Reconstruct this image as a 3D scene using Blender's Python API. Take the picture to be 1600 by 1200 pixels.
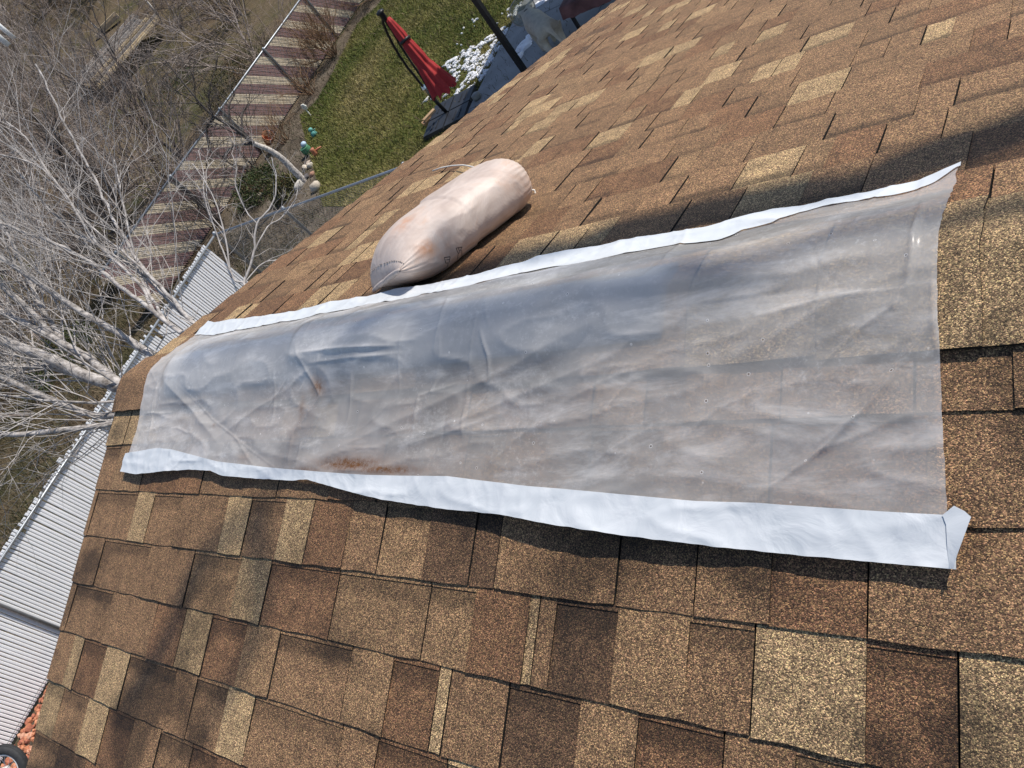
import bpy, bmesh, math, random
import numpy as np
from mathutils import Vector, Matrix, noise
from mathutils.bvhtree import BVHTree

for o in list(bpy.data.objects):
    bpy.data.objects.remove(o)
SC = bpy.context.scene
COL = SC.collection

# ------------------------------------------------------------------ camera
Z0 = 4.8                                   # ridge height above the ground
RM = np.array([[0.76656287, 0.31262846, -0.56093209],      # camera right
               [-0.06763691, -0.82933092, -0.55464896],    # camera down
               [-0.63859738, 0.46311302, -0.61458907]])    # camera forward
CAM = np.array([2.63958791, -0.81249097, 0.86407325 + Z0])
FPX = 1223.2974
TH = 0.32313904                            # roof pitch
CT, ST = math.cos(TH), math.sin(TH)
cam = bpy.data.cameras.new('camera')
cam.sensor_fit = 'HORIZONTAL'
cam.sensor_width = 36.0
cam.lens = FPX / 1600 * 36.0
cam.clip_start = 0.02
cam.clip_end = 2000
camo = bpy.data.objects.new('camera', cam)
COL.objects.link(camo)
m = Matrix.Identity(4)
for i in range(3):
    m[i][0] = RM[0][i]; m[i][1] = -RM[1][i]; m[i][2] = -RM[2][i]; m[i][3] = CAM[i]
camo.matrix_world = m
SC.camera = camo

# ------------------------------------------------------------------ light
SUN_EL = math.radians(50)
SUN_AZ = math.atan2(0.60, 0.80)           # from +Y towards +X
SUN = np.array([math.sin(SUN_AZ) * math.cos(SUN_EL), math.cos(SUN_AZ) * math.cos(SUN_EL), math.sin(SUN_EL)])
W = bpy.data.worlds.new('World')
SC.world = W
W.use_nodes = True
nt = W.node_tree
bg = nt.nodes['Background']
sky = nt.nodes.new('ShaderNodeTexSky')
sky.sky_type = 'NISHITA'
sky.sun_disc = False
sky.sun_elevation = SUN_EL
sky.sun_rotation = SUN_AZ
sky.altitude = 1300
nt.links.new(sky.outputs[0], bg.inputs[0])
bg.inputs[1].default_value = 0.125
sl = bpy.data.lights.new('sun', 'SUN')
sl.energy = 4.2
sl.angle = math.radians(0.53)
sl.color = (1.0, 0.94, 0.855)
so = bpy.data.objects.new('sun', sl)
COL.objects.link(so)
so.rotation_euler = Vector(-SUN).to_track_quat('-Z', 'Y').to_euler()
so.location = (20, 30, 40)
SC.cycles.max_bounces = 4; SC.cycles.diffuse_bounces = 2; SC.cycles.glossy_bounces = 2; SC.cycles.transmission_bounces = 3; SC.cycles.transparent_max_bounces = 8
SC.view_settings.view_transform = 'Standard'
SC.view_settings.look = 'None'
SC.view_settings.exposure = 0.15
SC.view_settings.gamma = 1
SC.view_settings.use_curve_mapping = False

# ------------------------------------------------------------------ measuring helpers
def ray(q):
    return RM.T @ np.array([(q[0] - 800) / FPX, (q[1] - 600) / FPX, 1.0])
def at(q, dist):
    d = ray(q); return CAM + d / np.linalg.norm(d) * dist
def on_z(q, z):
    d = ray(q); return CAM + d * ((z - CAM[2]) / d[2])
def on_x(q, x):
    d = ray(q); return CAM + d * ((x - CAM[0]) / d[0])
def on_slope(q, s, h=0.0):
    d = ray(q); n = np.array([0, s * ST, CT]); o = CAM - np.array([0, 0, Z0])
    X = o + d * ((h - n @ o) / (n @ d))
    return X[0], s * float(np.array([0, s * CT, -ST]) @ X)      # u, signed w (near side negative)
def proj(P):
    c = RM @ (np.asarray(P, float) - CAM)
    return np.array([800 + FPX * c[0] / c[2], 600 + FPX * c[1] / c[2], c[2]])
def P(s, u, v, h):
    """point on a roof slope: s=-1 near, +1 far; v down the slope, h off it"""
    return (u, s * (v * CT + h * ST), Z0 - v * ST + h * CT)

# ------------------------------------------------------------------ mesh helpers
class MB:
    def __init__(self):
        self.v = []; self.f = []; self.c = []; self.sm = []
    def face(self, pts, col=(1, 1, 1)):
        n = len(self.v)
        self.v.extend([tuple(map(float, p)) for p in pts])
        self.f.append(tuple(range(n, n + len(pts))))
        if isinstance(col, list): self.c.extend(col)
        else: self.c.extend([col] * len(pts))
    def add(self, verts, faces, col=(1, 1, 1)):
        n = len(self.v)
        self.v.extend([tuple(map(float, p)) for p in verts])
        for f in faces:
            self.f.append(tuple(i + n for i in f)); self.c.extend([col] * len(f))
    def box(self, c, size, rz=0, M=None, col=(1, 1, 1), taper=1.0):
        x, y, z = [k / 2 for k in size]
        pts = [(-x, -y, -z), (x, -y, -z), (x, y, -z), (-x, y, -z),
               (-x * taper, -y * taper, z), (x * taper, -y * taper, z), (x * taper, y * taper, z), (-x * taper, y * taper, z)]
        R = Matrix.Rotation(rz, 3, 'Z') if M is None else M
        pts = [R @ Vector(p) + Vector(c) for p in pts]
        self.add(pts, [(0, 3, 2, 1), (4, 5, 6, 7), (0, 1, 5, 4), (1, 2, 6, 5), (2, 3, 7, 6), (3, 0, 4, 7)], col)
    def tube(self, pts, rad, n=6, col=(1, 1, 1), cap=True):
        v, f = tube_mesh(pts, rad, n, cap); self.add(v, f, col)
    def lathe(self, c, prof, n=16, col=(1, 1, 1), M=None):
        """prof: (radius, z) list"""
        vs = []; fs = []
        for r, z in prof:
            for k in range(n):
                a = 2 * math.pi * k / n
                p = Vector((r * math.cos(a), r * math.sin(a), z))
                if M is not None: p = M @ p
                vs.append(p + Vector(c))
        for i in range(len(prof) - 1):
            for k in range(n):
                fs.append((i * n + k, i * n + (k + 1) % n, (i + 1) * n + (k + 1) % n, (i + 1) * n + k))
        fs.append(tuple(range(n))[::-1]); fs.append(tuple(range((len(prof) - 1) * n, len(prof) * n)))
        self.add(vs, fs, col)
    def blob(self, c, r, seed=0, rough=.25, n=2, col=(1, 1, 1)):
        bm = bmesh.new(); bmesh.ops.create_icosphere(bm, subdivisions=n, radius=1)
        vs = []
        for v in bm.verts:
            k = 1 + rough * noise.noise(v.co * 1.4 + Vector((seed * 3.1, seed * 1.7, 0)))
            vs.append((c[0] + v.co.x * r[0] * k, c[1] + v.co.y * r[1] * k, c[2] + v.co.z * r[2] * k))
        fs = [tuple(v.index for v in f.verts) for f in bm.faces]
        bm.free(); self.add(vs, fs, col)
    def build(self, name, mat, parent=None, smooth=False, merge=False):
        me = bpy.data.meshes.new(name)
        me.from_pydata(self.v, [], self.f)
        a = me.color_attributes.new('Col', 'FLOAT_COLOR', 'CORNER')
        arr = np.ones((len(self.c), 4), np.float32)
        arr[:, :3] = np.array([c[:3] for c in self.c], np.float32)
        a.data.foreach_set('color', arr.ravel())
        if merge:
            bm = bmesh.new(); bm.from_mesh(me); bmesh.ops.remove_doubles(bm, verts=bm.verts, dist=1e-5); bm.to_mesh(me); bm.free()
        if smooth: me.polygons.foreach_set('use_smooth', [True] * len(me.polygons))
        me.materials.append(mat)
        o = bpy.data.objects.new(name, me); COL.objects.link(o)
        if parent: o.parent = parent; o.matrix_parent_inverse = Matrix.Translation(-parent.location)
        return o

def tube_mesh(pts, rad, n=6, cap=True):
    pts = np.asarray(pts, float); k = len(pts)
    rad = np.broadcast_to(np.asarray(rad, float), (k,))
    d = np.empty_like(pts); d[1:-1] = pts[2:] - pts[:-2]; d[0] = pts[1] - pts[0]; d[-1] = pts[-1] - pts[-2]
    d /= np.linalg.norm(d, axis=1)[:, None] + 1e-12
    ref = np.array([0, 0, 1.0]) if abs(d[0][2]) < .9 else np.array([1.0, 0, 0])
    a = np.cross(d, ref); a /= np.linalg.norm(a, axis=1)[:, None] + 1e-12
    b = np.cross(d, a)
    an = np.arange(n) * 2 * np.pi / n
    v = pts[:, None, :] + rad[:, None, None] * (a[:, None, :] * np.cos(an)[None, :, None] + b[:, None, :] * np.sin(an)[None, :, None])
    v = v.reshape(-1, 3)
    f = []
    for i in range(k - 1):
        for j in range(n):
            f.append((i * n + j, i * n + (j + 1) % n, (i + 1) * n + (j + 1) % n, (i + 1) * n + j))
    if cap:
        f.append(tuple(range(n))[::-1]); f.append(tuple(range((k - 1) * n, k * n)))
    return v, f

def np_mesh(name, V, F, mat, parent=None, smooth=False):
    """V (n,3) array, F (m,k) array with constant k"""
    me = bpy.data.meshes.new(name)
    V = np.asarray(V, np.float32); F = np.asarray(F, np.int32); k = F.shape[1]
    me.vertices.add(len(V)); me.vertices.foreach_set('co', V.ravel())
    me.loops.add(F.size); me.loops.foreach_set('vertex_index', F.ravel())
    me.polygons.add(len(F)); me.polygons.foreach_set('loop_start', np.arange(0, F.size, k, dtype=np.int32))
    me.update(calc_edges=True); me.validate()
    if smooth: me.polygons.foreach_set('use_smooth', [True] * len(me.polygons))
    me.materials.append(mat)
    o = bpy.data.objects.new(name, me); COL.objects.link(o)
    if parent: o.parent = parent; o.matrix_parent_inverse = Matrix.Translation(-parent.location)
    return o

def tag(o, label=None, cat=None, group=None, kind=None):
    if label: o['label'] = label
    if cat: o['category'] = cat
    if group: o['group'] = group
    if kind: o['kind'] = kind
    return o
def empty(name, loc, label, cat, group=None):
    o = bpy.data.objects.new(name, None); COL.objects.link(o); o.location = tuple(float(k) for k in loc)
    return tag(o, label, cat, group)

# ------------------------------------------------------------------ materials
def mat(name):
    M = bpy.data.materials.new(name); M.use_nodes = True
    return M, M.node_tree, M.node_tree.nodes['Principled BSDF']
def nd(t, typ, **kw):
    n = t.nodes.new(typ)
    for k, v in kw.items():
        if k.startswith('i_'): n.inputs[int(k[2:])].default_value = v
        else: setattr(n, k, v)
    return n
def ramp(t, stops):
    r = t.nodes.new('ShaderNodeValToRGB'); e = r.color_ramp.elements
    while len(e) < len(stops): e.new(.5)
    for i, (p, c) in enumerate(stops):
        e[i].position = p; e[i].color = (*c, 1) if len(c) == 3 else c
    return r
def simple(name, col, rough=.6, var=.25, scale=8, metal=0, bump=.0, bscale=60, spec=.4):
    M, t, b = mat(name)
    g = nd(t, 'ShaderNodeNewGeometry')
    n = nd(t, 'ShaderNodeTexNoise'); n.inputs['Scale'].default_value = scale; n.inputs['Detail'].default_value = 5
    t.links.new(g.outputs['Position'], n.inputs['Vector'])
    r = ramp(t, [(.25, [c * (1 - var) for c in col]), (.75, [min(1, c * (1 + var)) for c in col])])
    t.links.new(n.outputs[0], r.inputs[0]); t.links.new(r.outputs[0], b.inputs['Base Color'])
    b.inputs['Roughness'].default_value = rough; b.inputs['Metallic'].default_value = metal
    b.inputs['Specular IOR Level'].default_value = spec
    if bump:
        n2 = nd(t, 'ShaderNodeTexNoise'); n2.inputs['Scale'].default_value = bscale; n2.inputs['Detail'].default_value = 4
        t.links.new(g.outputs['Position'], n2.inputs['Vector'])
        bp = nd(t, 'ShaderNodeBump'); bp.inputs['Strength'].default_value = bump; bp.inputs['Distance'].default_value = .02
        t.links.new(n2.outputs[0], bp.inputs['Height']); t.links.new(bp.outputs[0], b.inputs['Normal'])
    return M
def vcol(name, rough=.7, var=.3, scale=30, spec=.3):
    """object colour from the face colours, broken up by noise"""
    M, t, b = mat(name)
    a = nd(t, 'ShaderNodeVertexColor', layer_name='Col')
    g = nd(t, 'ShaderNodeNewGeometry')
    n = nd(t, 'ShaderNodeTexNoise'); n.inputs['Scale'].default_value = scale; n.inputs['Detail'].default_value = 4
    t.links.new(g.outputs['Position'], n.inputs['Vector'])
    mr = nd(t, 'ShaderNodeMapRange'); mr.inputs[1].default_value = .25; mr.inputs[2].default_value = .75
    mr.inputs[3].default_value = 1 - var; mr.inputs[4].default_value = 1 + var
    t.links.new(n.outputs[0], mr.inputs[0])
    mx = nd(t, 'ShaderNodeVectorMath', operation='SCALE')
    t.links.new(a.outputs[0], mx.inputs[0]); t.links.new(mr.outputs[0], mx.inputs['Scale'])
    t.links.new(mx.outputs[0], b.inputs['Base Color'])
    b.inputs['Roughness'].default_value = rough; b.inputs['Specular IOR Level'].default_value = spec
    return M

def shingle_material():
    M, t, b = mat('shingle_granules')
    L = t.links.new
    a = nd(t, 'ShaderNodeVertexColor', layer_name='Col')
    g = nd(t, 'ShaderNodeNewGeometry')
    vo = nd(t, 'ShaderNodeTexVoronoi'); vo.inputs['Scale'].default_value = 680
    L(g.outputs['Position'], vo.inputs['Vector'])
    sep = nd(t, 'ShaderNodeSeparateColor'); L(vo.outputs['Color'], sep.inputs[0])
    # granule blend: dark brown, red brown, tan, cream
    rp = ramp(t, [(0, (.17, .16, .16)), (.30, (.42, .39, .38)), (.60, (.88, .85, .82)), (.82, (1.52, 1.46, 1.34)), (1.0, (3.0, 2.92, 2.6))])
    L(sep.outputs[0], rp.inputs[0])
    big = nd(t, 'ShaderNodeTexNoise'); big.inputs['Scale'].default_value = 26; big.inputs['Detail'].default_value = 6; big.inputs['Roughness'].default_value = .65
    L(g.outputs['Position'], big.inputs['Vector'])
    mr = nd(t, 'ShaderNodeMapRange'); mr.inputs[1].default_value = .3; mr.inputs[2].default_value = .7; mr.inputs[3].default_value = .74; mr.inputs[4].default_value = 1.22
    L(big.outputs[0], mr.inputs[0])
    m1 = nd(t, 'ShaderNodeVectorMath', operation='MULTIPLY'); L(a.outputs[0], m1.inputs[0]); L(rp.outputs[0], m1.inputs[1])
    m2 = nd(t, 'ShaderNodeVectorMath', operation='SCALE'); L(m1.outputs[0], m2.inputs[0]); L(mr.outputs[0], m2.inputs['Scale'])
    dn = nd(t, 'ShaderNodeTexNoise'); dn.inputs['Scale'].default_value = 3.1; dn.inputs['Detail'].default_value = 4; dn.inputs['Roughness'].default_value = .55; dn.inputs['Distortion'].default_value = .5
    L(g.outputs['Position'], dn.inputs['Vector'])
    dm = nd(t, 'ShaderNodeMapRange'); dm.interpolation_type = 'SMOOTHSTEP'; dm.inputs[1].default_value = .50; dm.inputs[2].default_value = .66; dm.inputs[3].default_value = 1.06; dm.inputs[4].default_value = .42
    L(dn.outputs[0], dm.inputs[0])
    # irregular noise patches darken the near slope only
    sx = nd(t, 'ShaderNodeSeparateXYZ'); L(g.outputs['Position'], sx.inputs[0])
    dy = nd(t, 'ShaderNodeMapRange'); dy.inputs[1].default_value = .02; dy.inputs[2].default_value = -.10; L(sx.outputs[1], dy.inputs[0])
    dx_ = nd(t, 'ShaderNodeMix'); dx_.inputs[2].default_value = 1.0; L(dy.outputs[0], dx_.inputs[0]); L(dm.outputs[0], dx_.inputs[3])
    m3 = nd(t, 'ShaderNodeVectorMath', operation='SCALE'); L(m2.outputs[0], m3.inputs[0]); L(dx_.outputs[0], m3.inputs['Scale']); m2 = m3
    # hue drift granule by granule
    hs = nd(t, 'ShaderNodeHueSaturation')
    mh = nd(t, 'ShaderNodeMapRange'); mh.inputs[3].default_value = .485; mh.inputs[4].default_value = .515
    L(sep.outputs[1], mh.inputs[0]); L(mh.outputs[0], hs.inputs['Hue']); L(m2.outputs[0], hs.inputs['Color'])
    L(hs.outputs[0], b.inputs['Base Color'])
    b.inputs['Roughness'].default_value = .75; b.inputs['Specular IOR Level'].default_value = .35
    bp = nd(t, 'ShaderNodeBump'); bp.inputs['Strength'].default_value = .9; bp.inputs['Distance'].default_value = .0012; bp.invert = True
    L(vo.outputs['Distance'], bp.inputs['Height']); L(bp.outputs[0], b.inputs['Normal'])
    return M

def film_material():
    M, t, b = mat('milky_film')
    L = t.links.new
    a = nd(t, 'ShaderNodeVertexColor', layer_name='Col')
    sep = nd(t, 'ShaderNodeSeparateColor'); L(a.outputs[0], sep.inputs[0])     # R milky, G rust, B spots
    g = nd(t, 'ShaderNodeNewGeometry')
    n1 = nd(t, 'ShaderNodeTexNoise'); n1.inputs['Scale'].default_value = 7; n1.inputs['Detail'].default_value = 9; n1.inputs['Roughness'].default_value = .62
    n1.inputs['Distortion'].default_value = .6
    L(g.outputs['Position'], n1.inputs['Vector'])
    n2 = nd(t, 'ShaderNodeTexNoise'); n2.inputs['Scale'].default_value = 85; n2.inputs['Detail'].default_value = 9; n2.inputs['Roughness'].default_value = .78
    L(g.outputs['Position'], n2.inputs['Vector'])
    vo = nd(t, 'ShaderNodeTexVoronoi'); vo.inputs['Scale'].default_value = 46; vo.inputs['Randomness'].default_value = 1
    L(g.outputs['Position'], vo.inputs['Vector'])
    vs = nd(t, 'ShaderNodeSeparateColor'); L(vo.outputs['Color'], vs.inputs[0])
    # drops: only some cells carry one
    has = nd(t, 'ShaderNodeMath', operation='GREATER_THAN'); has.inputs[1].default_value = .80; L(vs.outputs[0], has.inputs[0])
    ring = ramp(t, [(0, (0, 0, 0)), (.07, (.2, .2, .2)), (.11, (1, 1, 1)), (.15, (0, 0, 0))]); L(vo.outputs['Distance'], ring.inputs[0])
    core = ramp(t, [(0, (1, 1, 1)), (.07, (1, 1, 1)), (.10, (0, 0, 0))]); L(vo.outputs['Distance'], core.inputs[0])
    rg = nd(t, 'ShaderNodeMath', operation='MULTIPLY'); L(ring.outputs[0], rg.inputs[0]); L(has.outputs[0], rg.inputs[1])
    cr = nd(t, 'ShaderNodeMath', operation='MULTIPLY'); L(core.outputs[0], cr.inputs[0]); L(has.outputs[0], cr.inputs[1])
    # rust dirt
    rn = ramp(t, [(.30, (0, 0, 0)), (.70, (1, 1, 1))]); L(n2.outputs[0], rn.inputs[0])
    ru = nd(t, 'ShaderNodeMath', operation='MULTIPLY'); L(sep.outputs[1], ru.inputs[0]); L(rn.outputs[0], ru.inputs[1])
    ru2 = nd(t, 'ShaderNodeMath', operation='MULTIPLY_ADD'); L(sep.outputs[1], ru2.inputs[0]); ru2.inputs[1].default_value = .42; L(ru.outputs[0], ru2.inputs[2])
    ru2.use_clamp = True
    base = nd(t, 'ShaderNodeMix', data_type='RGBA'); base.inputs['A'].default_value = (.88, .865, .845, 1); base.inputs['B'].default_value = (.27, .125, .05, 1)
    L(ru2.outputs[0], base.inputs['Factor'])
    L(base.outputs['Result'], b.inputs['Base Color'])
    b.inputs['Roughness'].default_value = .25; b.inputs['Specular IOR Level'].default_value = .38
    bp = nd(t, 'ShaderNodeBump'); bp.inputs['Strength'].default_value = .18; bp.inputs['Distance'].default_value = .004
    ad = nd(t, 'ShaderNodeMath', operation='MULTIPLY_ADD'); L(n1.outputs[0], ad.inputs[0]); ad.inputs[1].default_value = .6; L(cr.outputs[0], ad.inputs[2])
    L(ad.outputs[0], bp.inputs['Height']); L(bp.outputs[0], b.inputs['Normal'])
    tl = nd(t, 'ShaderNodeBsdfTranslucent'); L(base.outputs['Result'], tl.inputs[0])
    s1 = nd(t, 'ShaderNodeMixShader'); s1.inputs[0].default_value = .30; L(b.outputs[0], s1.inputs[1]); L(tl.outputs[0], s1.inputs[2])
    tr = nd(t, 'ShaderNodeBsdfTransparent'); tr.inputs[0].default_value = (.90, .92, .96, 1)
    # opacity: film thickness + moisture clouds
    op = nd(t, 'ShaderNodeMapRange'); op.inputs[1].default_value = .32; op.inputs[2].default_value = .70; op.inputs[3].default_value = -.06; op.inputs[4].default_value = .08
    L(n1.outputs[0], op.inputs[0])
    fi = nd(t, 'ShaderNodeMapRange'); fi.inputs[1].default_value = .52; fi.inputs[2].default_value = .66; fi.inputs[3].default_value = 0; fi.inputs[4].default_value = 1
    L(n2.outputs[0], fi.inputs[0])
    n4 = nd(t, 'ShaderNodeTexNoise'); n4.inputs['Scale'].default_value = 5; n4.inputs['Detail'].default_value = 3; L(g.outputs['Position'], n4.inputs['Vector'])
    f4 = nd(t, 'ShaderNodeMapRange'); f4.inputs[1].default_value = .42; f4.inputs[2].default_value = .68; f4.inputs[3].default_value = .03; f4.inputs[4].default_value = .24; L(n4.outputs[0], f4.inputs[0])
    f5 = nd(t, 'ShaderNodeMath', operation='MULTIPLY'); L(fi.outputs[0], f5.inputs[0]); L(f4.outputs[0], f5.inputs[1]); fi = f5
    mp = nd(t, 'ShaderNodeMapping'); mp.inputs['Rotation'].default_value = (0, 0, -.6); mp.inputs['Scale'].default_value = (5, 16, 10); L(g.outputs['Position'], mp.inputs['Vector'])
    n5 = nd(t, 'ShaderNodeTexNoise'); n5.inputs['Scale'].default_value = 1.0; n5.inputs['Detail'].default_value = 10; n5.inputs['Roughness'].default_value = .72; n5.inputs['Distortion'].default_value = .4; L(mp.outputs[0], n5.inputs['Vector'])
    f6 = nd(t, 'ShaderNodeMapRange'); f6.inputs[1].default_value = .50; f6.inputs[2].default_value = .66; f6.inputs[3].default_value = -.04; f6.inputs[4].default_value = .19; L(n5.outputs[0], f6.inputs[0])
    s0 = nd(t, 'ShaderNodeMath', operation='ADD'); L(op.outputs[0], s0.inputs[0]); L(f6.outputs[0], s0.inputs[1])
    s = nd(t, 'ShaderNodeMath', operation='ADD'); L(s0.outputs[0], s.inputs[0]); L(fi.outputs[0], s.inputs[1])
    s2 = nd(t, 'ShaderNodeMath', operation='ADD'); L(s.outputs[0], s2.inputs[0]); L(sep.outputs[0], s2.inputs[1])
    s3 = nd(t, 'ShaderNodeMath', operation='MULTIPLY_ADD'); L(rg.outputs[0], s3.inputs[0]); s3.inputs[1].default_value = .45; L(s2.outputs[0], s3.inputs[2])
    s4 = nd(t, 'ShaderNodeMath', operation='MULTIPLY_ADD'); L(cr.outputs[0], s4.inputs[0]); s4.inputs[1].default_value = -.35; L(s3.outputs[0], s4.inputs[2])
    s5 = nd(t, 'ShaderNodeMath', operation='MULTIPLY_ADD'); L(ru2.outputs[0], s5.inputs[0]); s5.inputs[1].default_value = .25; L(s4.outputs[0], s5.inputs[2])
    cl = nd(t, 'ShaderNodeClamp'); cl.inputs[1].default_value = .2; cl.inputs[2].default_value = .95; L(s5.outputs[0], cl.inputs[0])
    s2m = nd(t, 'ShaderNodeMixShader'); L(cl.outputs[0], s2m.inputs[0]); L(tr.outputs[0], s2m.inputs[1]); L(s1.outputs[0], s2m.inputs[2])
    L(s2m.outputs[0], t.nodes['Material Output'].inputs['Surface'])
    return M

def ground_material(name, cols, scale, fine):
    M, t, b = mat(name); L = t.links.new
    g = nd(t, 'ShaderNodeNewGeometry')
    n1 = nd(t, 'ShaderNodeTexNoise'); n1.inputs['Scale'].default_value = scale; n1.inputs['Detail'].default_value = 8; n1.inputs['Roughness'].default_value = .65
    n2 = nd(t, 'ShaderNodeTexNoise'); n2.inputs['Scale'].default_value = fine; n2.inputs['Detail'].default_value = 6; n2.inputs['Roughness'].default_value = .7
    L(g.outputs['Position'], n1.inputs['Vector']); L(g.outputs['Position'], n2.inputs['Vector'])
    r = ramp(t, [(.32 + .36 * i / (len(cols) - 1), c) for i, c in enumerate(cols)]); L(n1.outputs[0], r.inputs[0])
    mr = nd(t, 'ShaderNodeMapRange'); mr.inputs[1].default_value = .3; mr.inputs[2].default_value = .7; mr.inputs[3].default_value = .5; mr.inputs[4].default_value = 1.5
    L(n2.outputs[0], mr.inputs[0])
    m2 = nd(t, 'ShaderNodeVectorMath', operation='SCALE'); L(r.outputs[0], m2.inputs[0]); L(mr.outputs[0], m2.inputs['Scale'])
    L(m2.outputs[0], b.inputs['Base Color']); b.inputs['Roughness'].default_value = .95; b.inputs['Specular IOR Level'].default_value = .1
    bp = nd(t, 'ShaderNodeBump'); bp.inputs['Strength'].default_value = .7; bp.inputs['Distance'].default_value = .05
    L(n2.outputs[0], bp.inputs['Height']); L(bp.outputs[0], b.inputs['Normal'])
    return M

def bark_material(name, light, dark, scale=14, dens=.5):
    M, t, b = mat(name); L = t.links.new
    g = nd(t, 'ShaderNodeNewGeometry')
    n = nd(t, 'ShaderNodeTexNoise'); n.inputs['Scale'].default_value = scale; n.inputs['Detail'].default_value = 7; n.inputs['Roughness'].default_value = .7
    L(g.outputs['Position'], n.inputs['Vector'])
    r = ramp(t, [(dens - .14, dark), (dens, [(x + y) / 2 for x, y in zip(light, dark)]), (dens + .14, light)]); L(n.outputs[0], r.inputs[0])
    L(r.outputs[0], b.inputs['Base Color']); b.inputs['Roughness'].default_value = .85; b.inputs['Specular IOR Level'].default_value = .2
    bp = nd(t, 'ShaderNodeBump'); bp.inputs['Strength'].default_value = .5; bp.inputs['Distance'].default_value = .01
    L(n.outputs[0], bp.inputs['Height']); L(bp.outputs[0], b.inputs['Normal'])
    return M

def bag_material():
    M, t, b = mat('woven_bag'); L = t.links.new
    g = nd(t, 'ShaderNodeNewGeometry')
    n = nd(t, 'ShaderNodeTexNoise'); n.inputs['Scale'].default_value = 9; n.inputs['Detail'].default_value = 7; n.inputs['Roughness'].default_value = .6; n.inputs['Distortion'].default_value = .8
    L(g.outputs['Position'], n.inputs['Vector'])
    r = ramp(t, [(.30, (.45, .355, .30)), (.46, (.56, .455, .39)), (.58, (.63, .525, .455)), (.72, (.60, .43, .33))]); L(n.outputs[0], r.inputs[0])
    a = nd(t, 'ShaderNodeVertexColor', layer_name='Col')
    n3 = nd(t, 'ShaderNodeTexNoise'); n3.inputs['Scale'].default_value = 45; n3.inputs['Detail'].default_value = 7; L(g.outputs['Position'], n3.inputs['Vector'])
    sp = nd(t, 'ShaderNodeSeparateColor'); L(a.outputs[0], sp.inputs[0])
    r3 = ramp(t, [(.35, (.25, .25, .25)), (.6, (1, 1, 1))]); L(n3.outputs[0], r3.inputs[0])
    k = nd(t, 'ShaderNodeMath', operation='MULTIPLY'); L(sp.outputs[1], k.inputs[0]); L(r3.outputs[0], k.inputs[1])
    mx = nd(t, 'ShaderNodeMix', data_type='RGBA'); L(k.outputs[0], mx.inputs['Factor']); L(r.outputs[0], mx.inputs['A']); mx.inputs['B'].default_value = (.62, .27, .11, 1)
    sr = nd(t, 'ShaderNodeMapRange'); sr.inputs[3].default_value = .965; sr.inputs[4].default_value = 1.025; L(sp.outputs[0], sr.inputs[0])
    sv = nd(t, 'ShaderNodeVectorMath', operation='SCALE'); L(mx.outputs['Result'], sv.inputs[0]); L(sr.outputs[0], sv.inputs['Scale'])
    L(sv.outputs[0], b.inputs['Base Color']); b.inputs['Roughness'].default_value = .42; b.inputs['Specular IOR Level'].default_value = .45
    w1 = nd(t, 'ShaderNodeTexWave'); w1.inputs['Scale'].default_value = 130; w1.bands_direction = 'X'
    w2 = nd(t, 'ShaderNodeTexWave'); w2.inputs['Scale'].default_value = 130; w2.bands_direction = 'Y'
    L(g.outputs['Position'], w1.inputs['Vector']); L(g.outputs['Position'], w2.inputs['Vector'])
    w = nd(t, 'ShaderNodeMath', operation='ADD'); L(w1.outputs[1], w.inputs[0]); L(w2.outputs[1], w.inputs[1])
    bp = nd(t, 'ShaderNodeBump'); bp.inputs['Strength'].default_value = .18; bp.inputs['Distance'].default_value = .001
    L(w.outputs[0], bp.inputs['Height'])
    bp2 = nd(t, 'ShaderNodeBump'); bp2.inputs['Strength'].default_value = .3; bp2.inputs['Distance'].default_value = .012
    L(n.outputs[0], bp2.inputs['Height']); L(bp.outputs[0], bp2.inputs['Normal']); L(bp2.outputs[0], b.inputs['Normal'])
    return M

def tape_material():
    M, t, b = mat('white_tape'); L = t.links.new
    g = nd(t, 'ShaderNodeNewGeometry')
    n = nd(t, 'ShaderNodeTexNoise'); n.inputs['Scale'].default_value = 18; n.inputs['Detail'].default_value = 6; n.inputs['Distortion'].default_value = .9
    L(g.outputs['Position'], n.inputs['Vector'])
    r = ramp(t, [(.3, (.60, .63, .65)), (.7, (.68, .70, .715))]); L(n.outputs[0], r.inputs[0]); L(r.outputs[0], b.inputs['Base Color'])
    b.inputs['Roughness'].default_value = .38; b.inputs['Specular IOR Level'].default_value = .5
    bp = nd(t, 'ShaderNodeBump'); bp.inputs['Strength'].default_value = .35; bp.inputs['Distance'].default_value = .008
    L(n.outputs[0], bp.inputs['Height']); L(bp.outputs[0], b.inputs['Normal'])
    return M

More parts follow.
